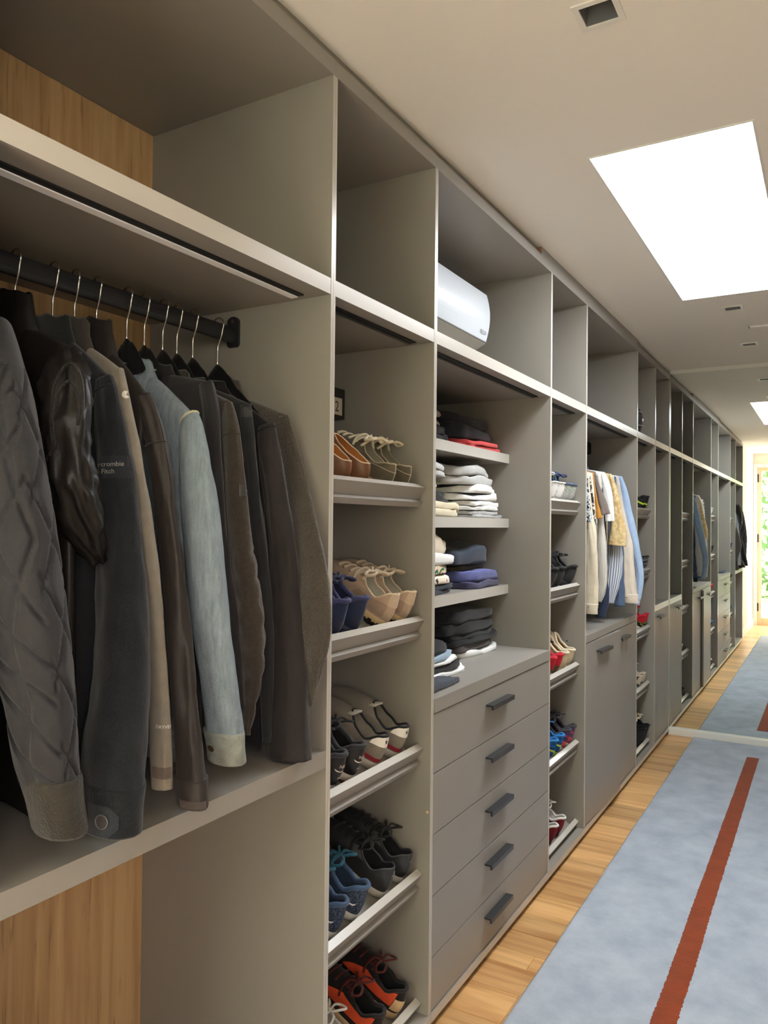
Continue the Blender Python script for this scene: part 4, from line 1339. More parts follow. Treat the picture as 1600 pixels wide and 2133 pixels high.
def make_shoe(name, st):
    """st: style dict; returns an Empty (local frame: heel at origin, toe +x, up +z)"""
    root = bpy.data.objects.new(name, None)
    root.empty_display_size = 0.05
    COL.objects.link(root)
    g = ShoeGeo(**st.get('geo', {}))
    PH = [2 * math.pi * k / NPH for k in range(NPH)]

    def out(mb, nm, mat, smooth=True):
        return mb.build(nm, mat, root, smooth=smooth, world=False)
    # upper
    rings = [[g.surf(p, q / 10) for p in PH] for q in range(11)]
    fix_normals(out(MB().loft(rings, False, False, uvs=True), 'upper', st['upper']))
    # lining down to the insole
    def inner(ph, q):
        T = g.top(ph)
        x, y = g.outline(ph)
        k = (1 - math.cos(ph)) / 2
        I = Vector((max(0.010, min(x, g.L * 0.80)), y * 0.80, g.sz + 0.006))
        return T.lerp(I, q) - Vector((0, 0, 0.001))
    rings = [[inner(p, q / 4) for p in PH] for q in range(5)]
    out(MB().loft(rings, False, False), 'lining', st['lining'])
    out(MB().loft([[inner(p, 0.97) for p in PH], [Vector((g.L * .4, 0, g.sz + .009)) + (inner(p, 1) - Vector((g.L * .4, 0, g.sz + .009))) * .5 for p in PH]], False, True), 'insole', st.get('insole', st['lining']))
    # padded collar
    out(MB().tube([g.top(p) + Vector((0, 0, -0.001)) for p in PH], st.get('collar_r', 0.0042), 8, closed=True), 'collar', st.get('collar', st['lining']))
    # sole
    sm = st['sole']
    prof = [(0.0, -0.004), (0.004, 0.001), (g.sz * 0.45, 0.0035), (g.sz - 0.001, 0.002), (g.sz + 0.001, -0.002)]
    rings = []
    for z, gr in prof:
        r = []
        for p in PH:
            x, y = g.outline(p, gr)
            t = x / g.L
            r.append((x, y, z * (1 - 0.12 * t) + 0.010 * max(0, (t - 0.8) / 0.2) ** 2))
        rings.append(r)
    fix_normals(out(MB().loft(rings), 'sole', sm))
    if 'outsole' in st:
        rings = [[(*g.outline(p, gr), z) for p in PH] for z, gr in ((-0.0, 0.001), (0.006, 0.0045), (0.009, 0.0045), (0.0105, 0.002))]
        fix_normals(out(MB().loft(rings), 'outsole', st['outsole']))
    if st.get('lugs'):
        mb = MB()
        for k in range(0, NPH):
            x, y = g.outline(PH[k], 0.003)
            mb.box(x - 0.006, x + 0.005, y - 0.004, y + 0.004, -0.0, 0.012 + 0.004 * (k % 2))
        out(mb, 'tread_lugs', st['outsole'], False)['kind'] = 'stuff'

    def patch(p0, p1, q0, q1, mat, nm, lift=0.0015, npx=14, nq=6, shape=None):
        rows_ = []
        for j in range(nq + 1):
            r = []
            for i in range(npx + 1):
                fx, fy = i / npx, j / nq
                a0, a1, b0, b1 = p0, p1, q0, q1
                if shape:
                    b0, b1 = shape(fx, q0, q1)
                r.append(g.surf(a0 + (a1 - a0) * fx, b0 + (b1 - b0) * fy, lift))
            rows_.append(r)
        return out(MB().loft(rows_, False, False, closed=False), nm, mat)
    for pt in st.get('patches', []):
        patch(*pt)
    # tongue
    if st.get('tongue') is not None:
        rows_ = []
        th = st.get('tongue_h', 0.03) * 0.35
        for j in range(9):
            f = j / 8
            x = g.L * (g.open + 0.08) - g.L * 0.15 * f
            z = g.surf(math.pi, 0.86).z - 0.004 + (0.014 + th) * (f ** 1.1)
            w_ = 0.019 + 0.006 * f if f < 0.9 else 0.020
            rows_.append([(x + 0.006 * abs(i) * f / 3, w_ * i / 3, z - 0.010 * (i / 3) ** 2) for i in range(-3, 4)])
        o = out(MB().loft(rows_, False, False, closed=False), 'tongue', st['tongue'])
        md = o.modifiers.new('thick', 'SOLIDIFY'); md.thickness = 0.005; md.offset = 0
    # laces
    if st.get('lace') is not None:
        lr = st.get('lace_r', 0.0023) * 1.4
        lo_ = []
        for j in range(5):
            q = 0.60 + 0.085 * j
            da = 0.62 + 0.10 * j
            a_, b_ = g.surf(math.pi - da, q, 0.003), g.surf(math.pi + da, min(1, q + 0.03), 0.003)
            mid = (a_ + b_) / 2
            mid.z = max(mid.z, g.surf(math.pi, q).z) + 0.007 + 0.004 * (j > 2)
            lo_.append(catmull([tuple(a_), tuple(a_.lerp(mid, .6) + Vector((0, 0, .002))), tuple(mid), tuple(b_.lerp(mid, .6) + Vector((0, 0, .002))), tuple(b_)], 13))
        base = Vector(lo_[-1][6])
        lc = None
        for pts in lo_:
            o = MB().tube(pts, lr, 6).build('lace', st['lace'], lc if lc else root, smooth=True, world=False)
            lc = lc or o
        if st.get('bow', True):
            for sgn in (-1, 1):
                loop = [base + 1.25 * Vector((-0.004, 0, 0.002)), base + 1.25 * Vector((-0.016, sgn * 0.012, 0.012)), base + 1.25 * Vector((-0.022, sgn * 0.030, 0.010)),
                        base + 1.25 * Vector((-0.008, sgn * 0.036, 0.0)), base + 1.25 * Vector((0.0, sgn * 0.018, 0.006)), base + 1.25 * Vector((-0.002, 0, 0.004))]
                MB().tube(catmull([tuple(p) for p in loop], 22), lr, 6).build('lace_bow', st['lace'], lc, smooth=True, world=False)
                en = [base, base + 1.25 * Vector((0.012, sgn * 0.012, 0.006)), base + 1.25 * Vector((0.018, sgn * 0.030, -0.008)), base + 1.25 * Vector((0.012, sgn * 0.040, -0.024))]
                MB().tube(catmull([tuple(p) for p in en], 14), lr * 0.9, 6).build('lace_end', st['lace'], lc, smooth=True, world=False)
            MB().tube([base + 1.25 * Vector((-0.005, 0, 0.003)), base + 1.25 * Vector((0.005, 0, 0.005))], 0.0048, 8).build('lace_knot', st['lace'], lc, smooth=True, world=False)
    # flat marks laid on the heel or flank
    for (nm, verts, faces, ph0, q0, su, sv, mat) in st.get('marks', []):
        vv = []
        for x, y in verts:
            vv.append(g.surf(ph0 + x * su, q0 + y * sv, 0.0030))
        mb = MB(); mb.add(vv, faces)
        out(mb, nm, mat, False)
    if 'extra' in st:
        st['extra'](g, root, out)
    return root


def place(o, shelf, y, label, group, s=0.046, yaw=0.0, roll=0.0, cat='shoe'):
    E = SHELF_END[shelf]
    p = Vector((E.x, y, E.z)) + DX * s + DN * 0.0008
    X = DX.copy(); Z = DN.copy(); Y = Z.cross(X)
    M = Matrix(((X.x, Y.x, Z.x), (X.y, Y.y, Z.y), (X.z, Y.z, Z.z))).to_4x4()
    M = M @ Matrix.Rotation(yaw, 4, 'Z') @ Matrix.Rotation(roll, 4, 'X')
    o.location = p
    o.rotation_euler = M.to_euler()
    tag(o, label, cat, group)


def pair(name, st, spots, labels, group, cat='shoe'):
    """spots: (shelf, y, yaw)"""
    first = make_shoe(name, st)
    for k, (sp, lb) in enumerate(zip(spots, labels)):
        o = first if k == 0 else copy_tree(first)
        place(o, sp[0], sp[1], lb, group, yaw=sp[2] if len(sp) > 2 else 0.0, s=sp[3] if len(sp) > 3 else 0.046, cat=cat)


F = fabric
pi = math.pi
BLKL = F('black_lining', (24, 24, 26), 0.9, 0.05)
WHITE_RUB = plain('white_rubber', (222, 218, 208), 0.55)
GREY_RUB = plain('grey_rubber', (176, 170, 160), 0.6)
BLK_RUB = plain('black_rubber', (30, 30, 32), 0.55)


def tri_swoosh():
    top = [(-1, 0.15), (-0.6, -0.25), (0, -0.2), (1, 0.6)]
    bot = [(-1, 0.15), (-0.75, -0.55), (-0.1, -0.5), (1, 0.6)]
    v = catmull(top, 12) + catmull(bot, 12)
    return v, [(i, i + 1, 12 + i + 1, 12 + i) for i in range(11)]


def txt2(body, sz):
    vs, fs = text_mesh(body, sz)
    w_ = max(v[0] for v in vs)
    return [(v[0] - w_ / 2, v[1]) for v in vs], fs


T1 = 'shoes in the first shoe tower'
T2 = 'shoes in the second shoe tower'
T3 = 'shoes in the third shoe tower'

# --- tower 1
pair('loafer', dict(upper=plain('brown_leather', (112, 72, 40), 0.45, bump=0.1), lining=plain('tan_leather', (176, 116, 62), 0.5), insole=plain('tan_insole', (164, 106, 56), 0.5),
                    collar=plain('pale_edge', (222, 196, 166), 0.6), collar_r=0.0016, sole=plain('brown_sole', (70, 48, 32), 0.6),
                    geo=dict(heel=0.058, side=0.066, throat=0.088, solez=0.016, open_=0.56)),
     [(0, 1.622), (0, 1.712)], ['brown leather loafer with tan lining, outer one at the left of the top rack shelf', 'brown leather loafer with tan lining beside the olive lace-ups'], T1)


def pip(g, root, out):
    for nm, q in (('piping', 0.62),):
        out(MB().tube([g.surf(2 * pi * k / 40, q + 0.1 * math.cos(2 * pi * k / 40) * 0, 0.001) for k in range(40)], 0.0013, 6, closed=True), nm, MATS['olive_trim'])
    out(MB().tube([g.surf(0, q / 10, 0.0012) for q in range(2, 11)], 0.0016, 6), 'heel_seam', MATS['olive_trim'])


F('olive_trim', (166, 154, 128), 0.8)
pair('boat_shoe', dict(upper=F('olive_suede', (98, 90, 76), 0.95, 0.08, 0.3), lining=F('olive_lining', (150, 142, 124), 0.9), collar=F('olive_trim', (166, 154, 128), 0.8), collar_r=0.002,
                       sole=F('jute_sole', (164, 140, 104), 0.8), lace=F('cream_lace', (212, 200, 172), 0.9), lace_r=0.003, tongue=MATS['olive_suede'],
                       geo=dict(heel=0.066, side=0.055, throat=0.092, solez=0.018, open_=0.52), extra=pip),
     [(0, 1.842), (0, 1.932)], ['olive suede boat shoe with cream bow, left of its pair', 'olive suede boat shoe with cream bow, right against the side panel'], T1)
swv, swf = tri_swoosh()
pair('running_shoe', dict(upper=F('navy_mesh', (36, 46, 74), 0.8, 0.12, 0.5, 260), lining=F('navy_lining', (48, 52, 84), 0.85), collar=F('violet_navy_collar', (62, 66, 104), 0.85), collar_r=0.006,
                          sole=plain('navy_sole', (48, 52, 78), 0.6), outsole=plain('dark_navy_sole', (34, 38, 66), 0.6), lace=F('dark_navy_lace', (34, 38, 70), 0.9), lace_r=0.003, tongue=MATS['navy_mesh'],
                          patches=[(-0.5, 0.5, 0.05, 0.5, F('navy_gloss', (36, 42, 66), 0.35), 'heel_counter')],
                          marks=[('side_flash', swv, swf, 0.95, 0.55, 0.16, 0.12, plain('silver_print', (206, 208, 214), 0.4)), ('heel_badge', *disc(1.0, 14), -0.25, 0.30, 0.13, 0.10, plain('white_badge', (220, 218, 212), 0.5))],
                          geo=dict(heel=0.102, side=0.072, throat=0.100, solez=0.028)),
     [(1, 1.583), (1, 1.672)], ['navy running shoe half hidden behind the coat bay panel', 'navy running shoe beside the beige trainers'], T1)
pair('trainer', dict(upper=F('rose_beige_suede', (184, 160, 140), 0.9, 0.06, 0.25), lining=F('pale_grey_lining', (196, 190, 174), 0.9), collar=F('cream_collar', (214, 196, 168), 0.8), collar_r=0.003,
                     insole=F('grey_insole', (176, 174, 160), 0.9), sole=plain('honey_sole', (206, 178, 128), 0.6), outsole=BLK_RUB, lugs=True, lace=F('sand_lace', (204, 188, 164), 0.9), lace_r=0.0032, tongue=MATS['rose_beige_suede'],
                     patches=[(-0.55, 0.55, 0.58, 1.0, F('pale_heel_tab', (200, 178, 154), 0.8), 'heel_tab'), (0.5, 1.5, 0.12, 0.6, F('taupe_overlay', (166, 142, 126), 0.9), 'overlay'), (-1.5, -0.5, 0.12, 0.6, MATS['taupe_overlay'], 'overlay')],
                     geo=dict(heel=0.098, side=0.070, throat=0.105, solez=0.030, open_=0.52)),
     [(1, 1.838, -0.05), (1, 1.936, -0.02)], ['rose-beige suede trainer with cream laces, left of its pair', 'rose-beige suede trainer with cream laces touching the side panel'], T1)
nk, nf = txt2('NIKE', 1.0)
ar, af = txt2('AIR', 1.0)
PK = plain('pink_white_print', (232, 208, 194), 0.5)
pair('air_trainer', dict(upper=F('black_mesh', (40, 40, 44), 0.7, 0.1, 0.4, 260), lining=BLKL, collar=F('black_collar', (52, 52, 56), 0.8), collar_r=0.0062, sole=plain('stone_sole', (196, 186, 174), 0.6),
                         outsole=plain('rust_sole', (92, 54, 44), 0.6), lace=F('black_lace', (28, 28, 30), 0.9), tongue=MATS['black_mesh'],
                         patches=[(-0.75, 0.75, 0.08, 0.92, plain('black_heel_leather', (26, 26, 28), 0.4), 'heel_counter')],
                         marks=[('heel_lettering', [(-x, y) for x, y in nk], nf, 0.0, 0.66, 0.26, 0.13, PK), ('heel_swoosh', [(-x, y) for x, y in swv], swf, 0.0, 0.60, 0.46, 0.09, PK), ('heel_lettering', [(-x, y) for x, y in ar], af, 0.0, 0.33, 0.22, 0.10, PK)],
                         geo=dict(heel=0.100, side=0.074, throat=0.102, solez=0.030)),
     [(2, 1.578), (2, 1.666)], ['black trainer with pink heel lettering, cut off by the coat bay panel', 'black trainer with pink heel lettering beside the grey and white pair'], T1)
star = [(0, 0)] + [((1.0 if k % 2 == 0 else 0.45) * math.sin(pi * k / 5), (1.0 if k % 2 == 0 else 0.45) * math.cos(pi * k / 5)) for k in range(10)]
starf = [(0, 1 + k, 1 + (k + 1) % 10) for k in range(10)]
pair('retro_trainer', dict(upper=F('grey_suede', (132, 124, 114), 0.92, 0.08, 0.25), lining=F('stone_lining2', (150, 142, 130), 0.9), collar=F('black_edge', (32, 33, 38), 0.8), collar_r=0.0036, insole=F('stone_insole', (170, 164, 150), 0.9),
                           sole=plain('pale_grey_sole', (190, 182, 170), 0.6), lace=None, tongue=F('stone_tongue', (178, 172, 160), 0.9), tongue_h=0.02,
                           patches=[(-0.85, 0.85, 0.66, 1.0, plain('white_leather', (236, 232, 224), 0.45), 'heel_tab'), (-1.1, 1.1, 0.10, 0.24, plain('crimson_band', (156, 40, 56), 0.5), 'red_band')],
                           marks=[('heel_emblem', star, starf, 0.15, 0.84, 0.12, 0.08, plain('navy_emblem', (60, 60, 70), 0.5))],
                           geo=dict(heel=0.094, side=0.070, throat=0.100, solez=0.026, open_=0.52)),
     [(2, 1.792), (2, 1.905)], ['grey suede trainer with white heel and red band, left of its pair', 'grey suede trainer with white heel and red band by the side panel'], T1)
pair('knit_runner', dict(upper=two_tone('blue_knit_mesh', (34, 44, 62), (108, 124, 146), 'print', 420, 0.56), lining=F('steel_blue_lining', (50, 66, 92), 0.85), collar=F('steel_blue_collar', (68, 90, 122), 0.8), collar_r=0.006,
                         insole=F('lime_insole', (168, 196, 40), 0.85), sole=WHITE_RUB, lace=F('teal_lace', (34, 92, 112), 0.85), lace_r=0.003, tongue=F('teal_tongue', (30, 70, 88), 0.85),
                         patches=[(0.9, 2.4, 0.25, 0.9, F('steel_blue_overlay', (42, 58, 80), 0.8), 'overlay'), (-2.4, -0.9, 0.25, 0.9, MATS['steel_blue_overlay'], 'overlay')],
                         marks=[('side_swoosh', swv, swf, -0.75, 0.45, 0.30, 0.16, plain('white_swoosh', (228, 230, 230), 0.5)), ('side_swoosh', swv, swf, 0.75, 0.45, 0.30, 0.16, plain('white_swoosh', (228, 230, 230), 0.5))],
                         geo=dict(heel=0.094, side=0.068, throat=0.104, solez=0.026, open_=0.54)),
     [(3, 1.596), (3, 1.697)], ['dark blue knit runner with lime insole, nearest the coat bay', 'dark blue knit runner with lime insole beside the black leather pair'], T1)
leaf = [(0, 0)] + [(math.cos(a) * (0.35 + 0.65 * abs(math.cos(1.5 * (a - pi / 2)))), math.sin(a) * (0.35 + 0.65 * abs(math.cos(1.5 * (a - pi / 2))))) for a in [2 * pi * k / 24 for k in range(24)]]
leaff = [(0, 1 + k, 1 + (k + 1) % 24) for k in range(24)]
pair('leather_sneaker', dict(upper=plain('black_leather', (42, 42, 44), 0.42, bump=0.12), lining=F('black_lining3', (28, 28, 30), 0.9), collar=plain('black_leather_edge', (56, 56, 58), 0.45), collar_r=0.003,
                             sole=plain('bone_sole', (190, 184, 174), 0.6), lace=F('black_lace2', (30, 30, 32), 0.9), tongue=MATS['black_leather'],
                             patches=[(-0.8, 0.8, 0.55, 1.0, plain('black_heel_patch', (50, 50, 53), 0.35), 'heel_tab')],
                             marks=[('heel_emblem', leaf, leaff, 0.0, 0.80, 0.22, 0.12, plain('grey_emblem', (112, 112, 114), 0.5)), ('side_emblem', [(-1, -1), (1, -1), (1, 1), (-1, 1)], [(0, 1, 2, 3)], -0.95, 0.5, 0.09, 0.035, plain('brass_print', (170, 140, 84), 0.4))],
                             geo=dict(heel=0.086, side=0.064, throat=0.098, solez=0.026)),
     [(3, 1.838), (3, 1.940)], ['black leather sneaker with bone sole, left of its pair', 'black leather sneaker with bone sole close to the side panel'], T1)
pair('court_shoe', dict(upper=plain('off_white_leather', (208, 202, 190), 0.5, bump=0.1), lining=F('off_white_lining', (196, 190, 178), 0.9), sole=WHITE_RUB, lace=F('off_white_lace', (214, 208, 196), 0.9), tongue=MATS['off_white_leather'],
                        geo=dict(heel=0.090, side=0.066, throat=0.100, solez=0.026)),
     [(4, 1.560), (4, 1.650)], ['off-white leather court shoe at the bottom, cut off by the coat bay panel', 'off-white leather court shoe at the bottom beside the orange trainers'], T1)
pair('orange_trainer', dict(upper=F('black_knit', (30, 25, 25), 0.85, 0.1), lining=F('black_lining4', (24, 22, 22), 0.9), collar=F('black_collar4', (34, 30, 30), 0.85), collar_r=0.005, sole=plain('tan_sole', (204, 172, 132), 0.55),
                            lace=F('maroon_lace', (84, 28, 26), 0.85), tongue=F('maroon_tongue', (72, 26, 24), 0.85),
                            patches=[(-0.6, 0.6, 0.15, 0.62, plain('tan_heel', (208, 176, 134), 0.45), 'heel_counter'), (0.62, 2.0, 0.25, 0.85, F('orange_panel', (212, 78, 40), 0.75), 'side_panel'), (-2.0, -0.62, 0.25, 0.85, MATS['orange_panel'], 'side_panel')],
                            geo=dict(heel=0.090, side=0.070, throat=0.100, solez=0.026)),
     [(4, 1.790), (4, 1.915)], ['black and orange trainer with tan heel, left of its pair', 'black and orange trainer with tan heel near the side panel'], T1)
# box with a label on the back of the top shelf
bx = thing('shoe_box', (-0.40, 1.72, 1.78), 'dark box with a small cream label behind the loafers', 'box')
bo_ = SHELF_END[0] + DX * 0.30 + DN * 0.001
MB().box(-0.55, -0.302, 1.49, 1.985, 1.780, 1.872).build('box', F('dark_box_card', (38, 33, 30), 0.85), bx, bevel=0.002)
MB().box(-0.3018, -0.3008, 1.905, 1.968, 1.790, 1.842).build('label', plain('cream_label', (206, 196, 176), 0.7), bx)
vs, fs = text_mesh('2', 0.045)
mb = MB(); mb.add([(-0.3004, 1.928 + x, 1.800 + y) for x, y, z in vs], fs); mb.build('label_print', BLK_RUB, bx)

# --- tower 2
pair('white_runner', dict(upper=two_tone('white_silver_mesh', (170, 170, 172), (236, 236, 232), 'print', 260, 0.45), lining=F('white_lining', (206, 204, 198), 0.9), sole=WHITE_RUB, lace=F('white_lace', (232, 230, 224), 0.9), tongue=F('white_tongue', (226, 224, 218), 0.9),
                          patches=[(-0.6, 0.6, 0.2, 0.8, plain('white_gloss', (236, 236, 234), 0.35), 'heel_counter')],
                          marks=[('heel_flash', swv, swf, 0.0, 0.55, 0.3, 0.12, plain('coral_print', (206, 104, 80), 0.5))], geo=dict(heel=0.094, solez=0.030)),
     [(0, 3.255), (0, 3.346)], ['white and silver running shoe mostly hidden by the drawer unit panel', 'white and silver running shoe beside the grey-green pair'], T2)
pair('trail_runner', dict(upper=two_tone('grey_green_mesh', (138, 142, 136), (196, 204, 188), 'print', 200, 0.5), lining=F('blue_grey_lining', (92, 104, 124), 0.9), collar=F('slate_blue_collar', (74, 88, 112), 0.85), collar_r=0.006, sole=plain('light_grey_sole', (168, 166, 160), 0.6),
                          lace=F('navy_lace2', (40, 56, 100), 0.9), tongue=F('lime_tongue', (150, 170, 96), 0.9), patches=[(-0.8, 0.8, 0.05, 0.55, plain('silver_heel', (178, 178, 176), 0.4), 'heel_counter')], geo=dict(heel=0.094, solez=0.026)),
     [(0, 3.440), (0, 3.528)], ['grey-green trail runner with blue collar, left of its pair', 'grey-green trail runner with blue collar by the shirt bay panel'], T2)
BLK2 = F('matt_black_mesh', (38, 37, 38), 0.85, 0.12, 0.5, 200)
pair('black_runner', dict(upper=BLK2, lining=BLKL, collar=F('matt_black_collar', (44, 43, 44), 0.85), collar_r=0.006, sole=BLK_RUB, lace=F('black_lace3', (34, 33, 34), 0.9), tongue=BLK2,
                          patches=[(-0.7, 0.7, 0.1, 0.8, F('charcoal_heel', (50, 49, 50), 0.7), 'heel_counter')], geo=dict(heel=0.105, side=0.078, throat=0.11, solez=0.034, toe=0.056)),
     [(1, 3.235), (1, 3.338), (1, 3.524)], ['matt black running shoe half behind the drawer unit panel', 'matt black running shoe in the middle of its shelf', 'matt black running shoe standing alone by the shirt bay panel'], T2)
pair('red_sneaker', dict(upper=F('bright_red_canvas', (204, 34, 52), 0.8, 0.06), lining=F('red_lining', (150, 30, 40), 0.9), collar_r=0.007, collar=F('red_collar', (206, 40, 58), 0.8), sole=plain('brown_gum', (104, 82, 62), 0.6), outsole=WHITE_RUB, lace=F('black_lace4', (26, 26, 28), 0.9), tongue=BLK2,
                         patches=[(-1.2, 1.2, 0.0, 0.3, F('brown_suede_band', (112, 90, 70), 0.9), 'heel_band')], geo=dict(heel=0.092, solez=0.034)),
     [(2, 3.240), (2, 3.337)], ['bright red sneaker with brown heel band, left of its pair', 'bright red sneaker with brown heel band next to the cream slipper'], T2)
pair('cream_slipper', dict(upper=F('quilted_cream', (222, 204, 170), 0.9, 0.1, 0.9, 60), lining=F('tan_lining', (184, 144, 96), 0.85), collar=F('cream_edge', (226, 212, 184), 0.85), collar_r=0.006, sole=plain('cream_sole', (214, 200, 172), 0.7), tongue=None,
                           geo=dict(heel=0.085, side=0.074, throat=0.11, solez=0.018, toe=0.056)),
     [(2, 3.436), (2, 3.530)], ['padded cream slip-on shoe next to the red sneaker', 'padded cream slip-on shoe by the shirt bay panel'], T2)
pair('neon_runner', dict(upper=two_tone('blue_yellow_mesh', (34, 110, 178), (40, 52, 80), 'print', 70, 0.55), lining=F('blue_lining', (44, 104, 164), 0.85), collar=F('bright_blue_collar', (44, 126, 196), 0.8), collar_r=0.006, sole=plain('lime_sole', (196, 212, 72), 0.55),
                         lace=F('blue_lace', (40, 110, 180), 0.85), tongue=F('blue_tongue', (40, 104, 170), 0.85), patches=[(-1.6, 1.6, 0.42, 0.52, plain('lime_band', (206, 222, 70), 0.5), 'lime_band')], geo=dict(heel=0.096, solez=0.026)),
     [(3, 3.262), (3, 3.357)], ['bright blue running shoe with lime band, half hidden by the drawer unit', 'bright blue running shoe with lime band beside the pink pair'], T2)
pair('pink_runner', dict(upper=two_tone('purple_pink_mesh', (84, 70, 112), (216, 70, 96), 'print', 26, 0.56, soft=0.08), lining=F('charcoal_lining', (52, 50, 56), 0.9), collar=F('charcoal_collar', (58, 56, 62), 0.85), collar_r=0.007, sole=WHITE_RUB, lace=F('charcoal_lace', (60, 56, 66), 0.9), tongue=F('purple_tongue', (90, 72, 112), 0.9),
                         patches=[(-1.4, 1.4, 0.02, 0.42, plain('hot_pink_band', (236, 78, 96), 0.5), 'pink_band')], geo=dict(heel=0.100, solez=0.028)),
     [(3, 3.445), (3, 3.526)], ['purple and pink running shoe, left of its pair', 'purple and pink running shoe beside the shirt bay panel'], T2)
pair('maroon_sneaker', dict(upper=F('maroon_suede', (120, 28, 42), 0.85, 0.1), lining=F('white_lining2', (220, 216, 210), 0.9), collar=F('white_collar2', (228, 226, 222), 0.85), collar_r=0.005, sole=plain('dark_red_sole', (94, 24, 34), 0.6), lace=F('white_lace2', (228, 226, 220), 0.9), tongue=F('white_tongue2', (222, 218, 212), 0.9), geo=dict(heel=0.090)),
     [(4, 3.285), (4, 3.392)], ['maroon suede sneaker with white lining, left of its pair at the bottom', 'maroon suede sneaker with white lining at the bottom, next to empty shelf'], T2)
# --- tower 3
pair('cage_runner', dict(upper=two_tone('black_grey_mesh', (28, 28, 30), (90, 92, 96), 'print', 120, 0.6), lining=F('black_lining5', (24, 24, 26), 0.9), collar=F('black_collar5', (34, 34, 36), 0.8), sole=plain('slate_sole', (120, 126, 132), 0.6), lace=None, tongue=F('black_tongue5', (30, 30, 32), 0.9), tongue_h=0.05,
                         patches=[(-1.8, 1.8, 0.40, 0.52, plain('neon_band', (206, 232, 60), 0.5), 'neon_band')], geo=dict(heel=0.100)),
     [(0, 5.050), (0, 5.148)], ['black running shoe with neon yellow edge, left one on the uppermost shelf near the mirror', 'black running shoe with neon yellow edge, right one on the uppermost shelf near the mirror'], T3)
pair('silver_runner', dict(upper=two_tone('black_silver_mesh', (36, 36, 38), (168, 170, 172), 'print', 90, 0.55), lining=BLKL, sole=BLK_RUB, lace=F('grey_lace6', (120, 120, 122), 0.9), tongue=BLK2, geo=dict(heel=0.098)),
     [(1, 5.048), (1, 5.146)], ['black and silver running shoe, left one in the tower near the mirror', 'black and silver running shoe, right one in the tower near the mirror'], T3)
pair('crimson_runner', dict(upper=F('crimson_mesh', (196, 28, 46), 0.75, 0.08), lining=F('crimson_lining', (160, 30, 44), 0.9), collar=F('crimson_collar', (206, 40, 58), 0.8), collar_r=0.006, sole=WHITE_RUB, lace=F('crimson_lace', (190, 30, 48), 0.9), tongue=MATS['crimson_mesh'],
                            patches=[(-1.6, 1.6, 0.0, 0.40, two_tone('black_lime_mesh', (32, 34, 34), (186, 202, 84), 'print', 60, 0.55), 'heel_counter')], geo=dict(heel=0.098, solez=0.034)),
     [(2, 5.050), (2, 5.146)], ['crimson running shoe with white sole, left one in the tower near the mirror', 'crimson running shoe with white sole, right one in the tower near the mirror'], T3)
pair('brown_sneaker', dict(upper=F('brown_suede3', (96, 84, 68), 0.9, 0.08), lining=F('cream_lining3', (206, 194, 172), 0.9), collar=F('cream_collar3', (216, 204, 182), 0.85), sole=WHITE_RUB, lace=F('cream_lace3', (218, 208, 186), 0.9), tongue=F('brown_tongue3', (110, 96, 78), 0.9),
                           patches=[(-0.6, 0.6, 0.3, 0.95, F('cream_heel3', (206, 192, 166), 0.8), 'heel_counter')], geo=dict(heel=0.088)),
     [(3, 4.990), (3, 5.090)], ['brown suede sneaker with cream heel, left one in the tower near the mirror', 'brown suede sneaker with cream heel, right one in the tower near the mirror'], T3)
pair('laced_boot', dict(upper=F('black_nubuck', (34, 35, 38), 0.8, 0.08), lining=BLKL, sole=BLK_RUB, lace=F('cream_rope_lace', (222, 206, 172), 0.9), lace_r=0.0042, tongue=F('black_tongue8', (36, 36, 40), 0.9), geo=dict(heel=0.125, side=0.105, throat=0.135, solez=0.034, toe=0.06)),
     [(4, 5.030), (4, 5.135)], ['black boot with thick cream laces, left one near the mirror', 'black boot with thick cream laces, right one near the mirror'], T3)

# ================================================================== HELMET in the top box of the third tower
hm = thing('helmet', (-0.17, 5.02, ZS), 'black helmet with silver visor trim in the top box near the mirror', 'helmet')
rings = []
for j in range(15):
    f = j / 14
    z = ZS + 0.001 + 0.245 * f
    r = 0.122 * (math.sqrt(max(0.0, 1 - max(0, (f - 0.42) / 0.58) ** 2)) if f > 0.42 else 0.80 + 0.20 * math.sin(f / 0.42 * pi / 2))
    r = max(r, 0.004)
    rings.append([(-0.17 + r * 1.05 * math.cos(a), 5.02 + r * 0.92 * math.sin(a), z) for a in [2 * pi * k / 36 for k in range(36)]])
fix_normals(MB().loft(rings).build('shell', plain('gloss_black_shell', (24, 24, 26), 0.2), hm, smooth=True))
rings = []
for j in range(7):
    z = ZS + 0.075 + 0.012 * j
    f = (z - ZS) / 0.246
    r = 0.122 * (math.sqrt(max(0.0, 1 - max(0, (f - 0.42) / 0.58) ** 2)) if f > 0.42 else 0.80 + 0.20 * math.sin(f / 0.42 * pi / 2)) + 0.004
    rings.append([(-0.17 + r * 1.05 * math.cos(a), 5.02 + r * 0.92 * math.sin(a), z) for a in [-1.5 + 3.0 * k / 24 for k in range(25)]])
MB().loft(rings, False, False, closed=False).build('visor', plain('smoke_visor', (70, 70, 74), 0.08), hm, smooth=True)
for zz_ in (0.070, 0.156):
    f = zz_ / 0.246
    r = 0.122 * (math.sqrt(max(0.0, 1 - max(0, (f - 0.42) / 0.58) ** 2)) if f > 0.42 else 0.80 + 0.20 * math.sin(f / 0.42 * pi / 2)) + 0.004
    MB().tube([(-0.17 + r * 1.05 * math.cos(a), 5.02 + r * 0.92 * math.sin(a), ZS + zz_) for a in [-1.6 + 3.2 * k / 24 for k in range(25)]], 0.004, 6).build('visor_trim', plain('silver_trim', (190, 190, 192), 0.3, 0.8), hm, smooth=True)

# ================================================================== FOLDED CLOTHES
FG = 'folded clothes in the drawer unit'


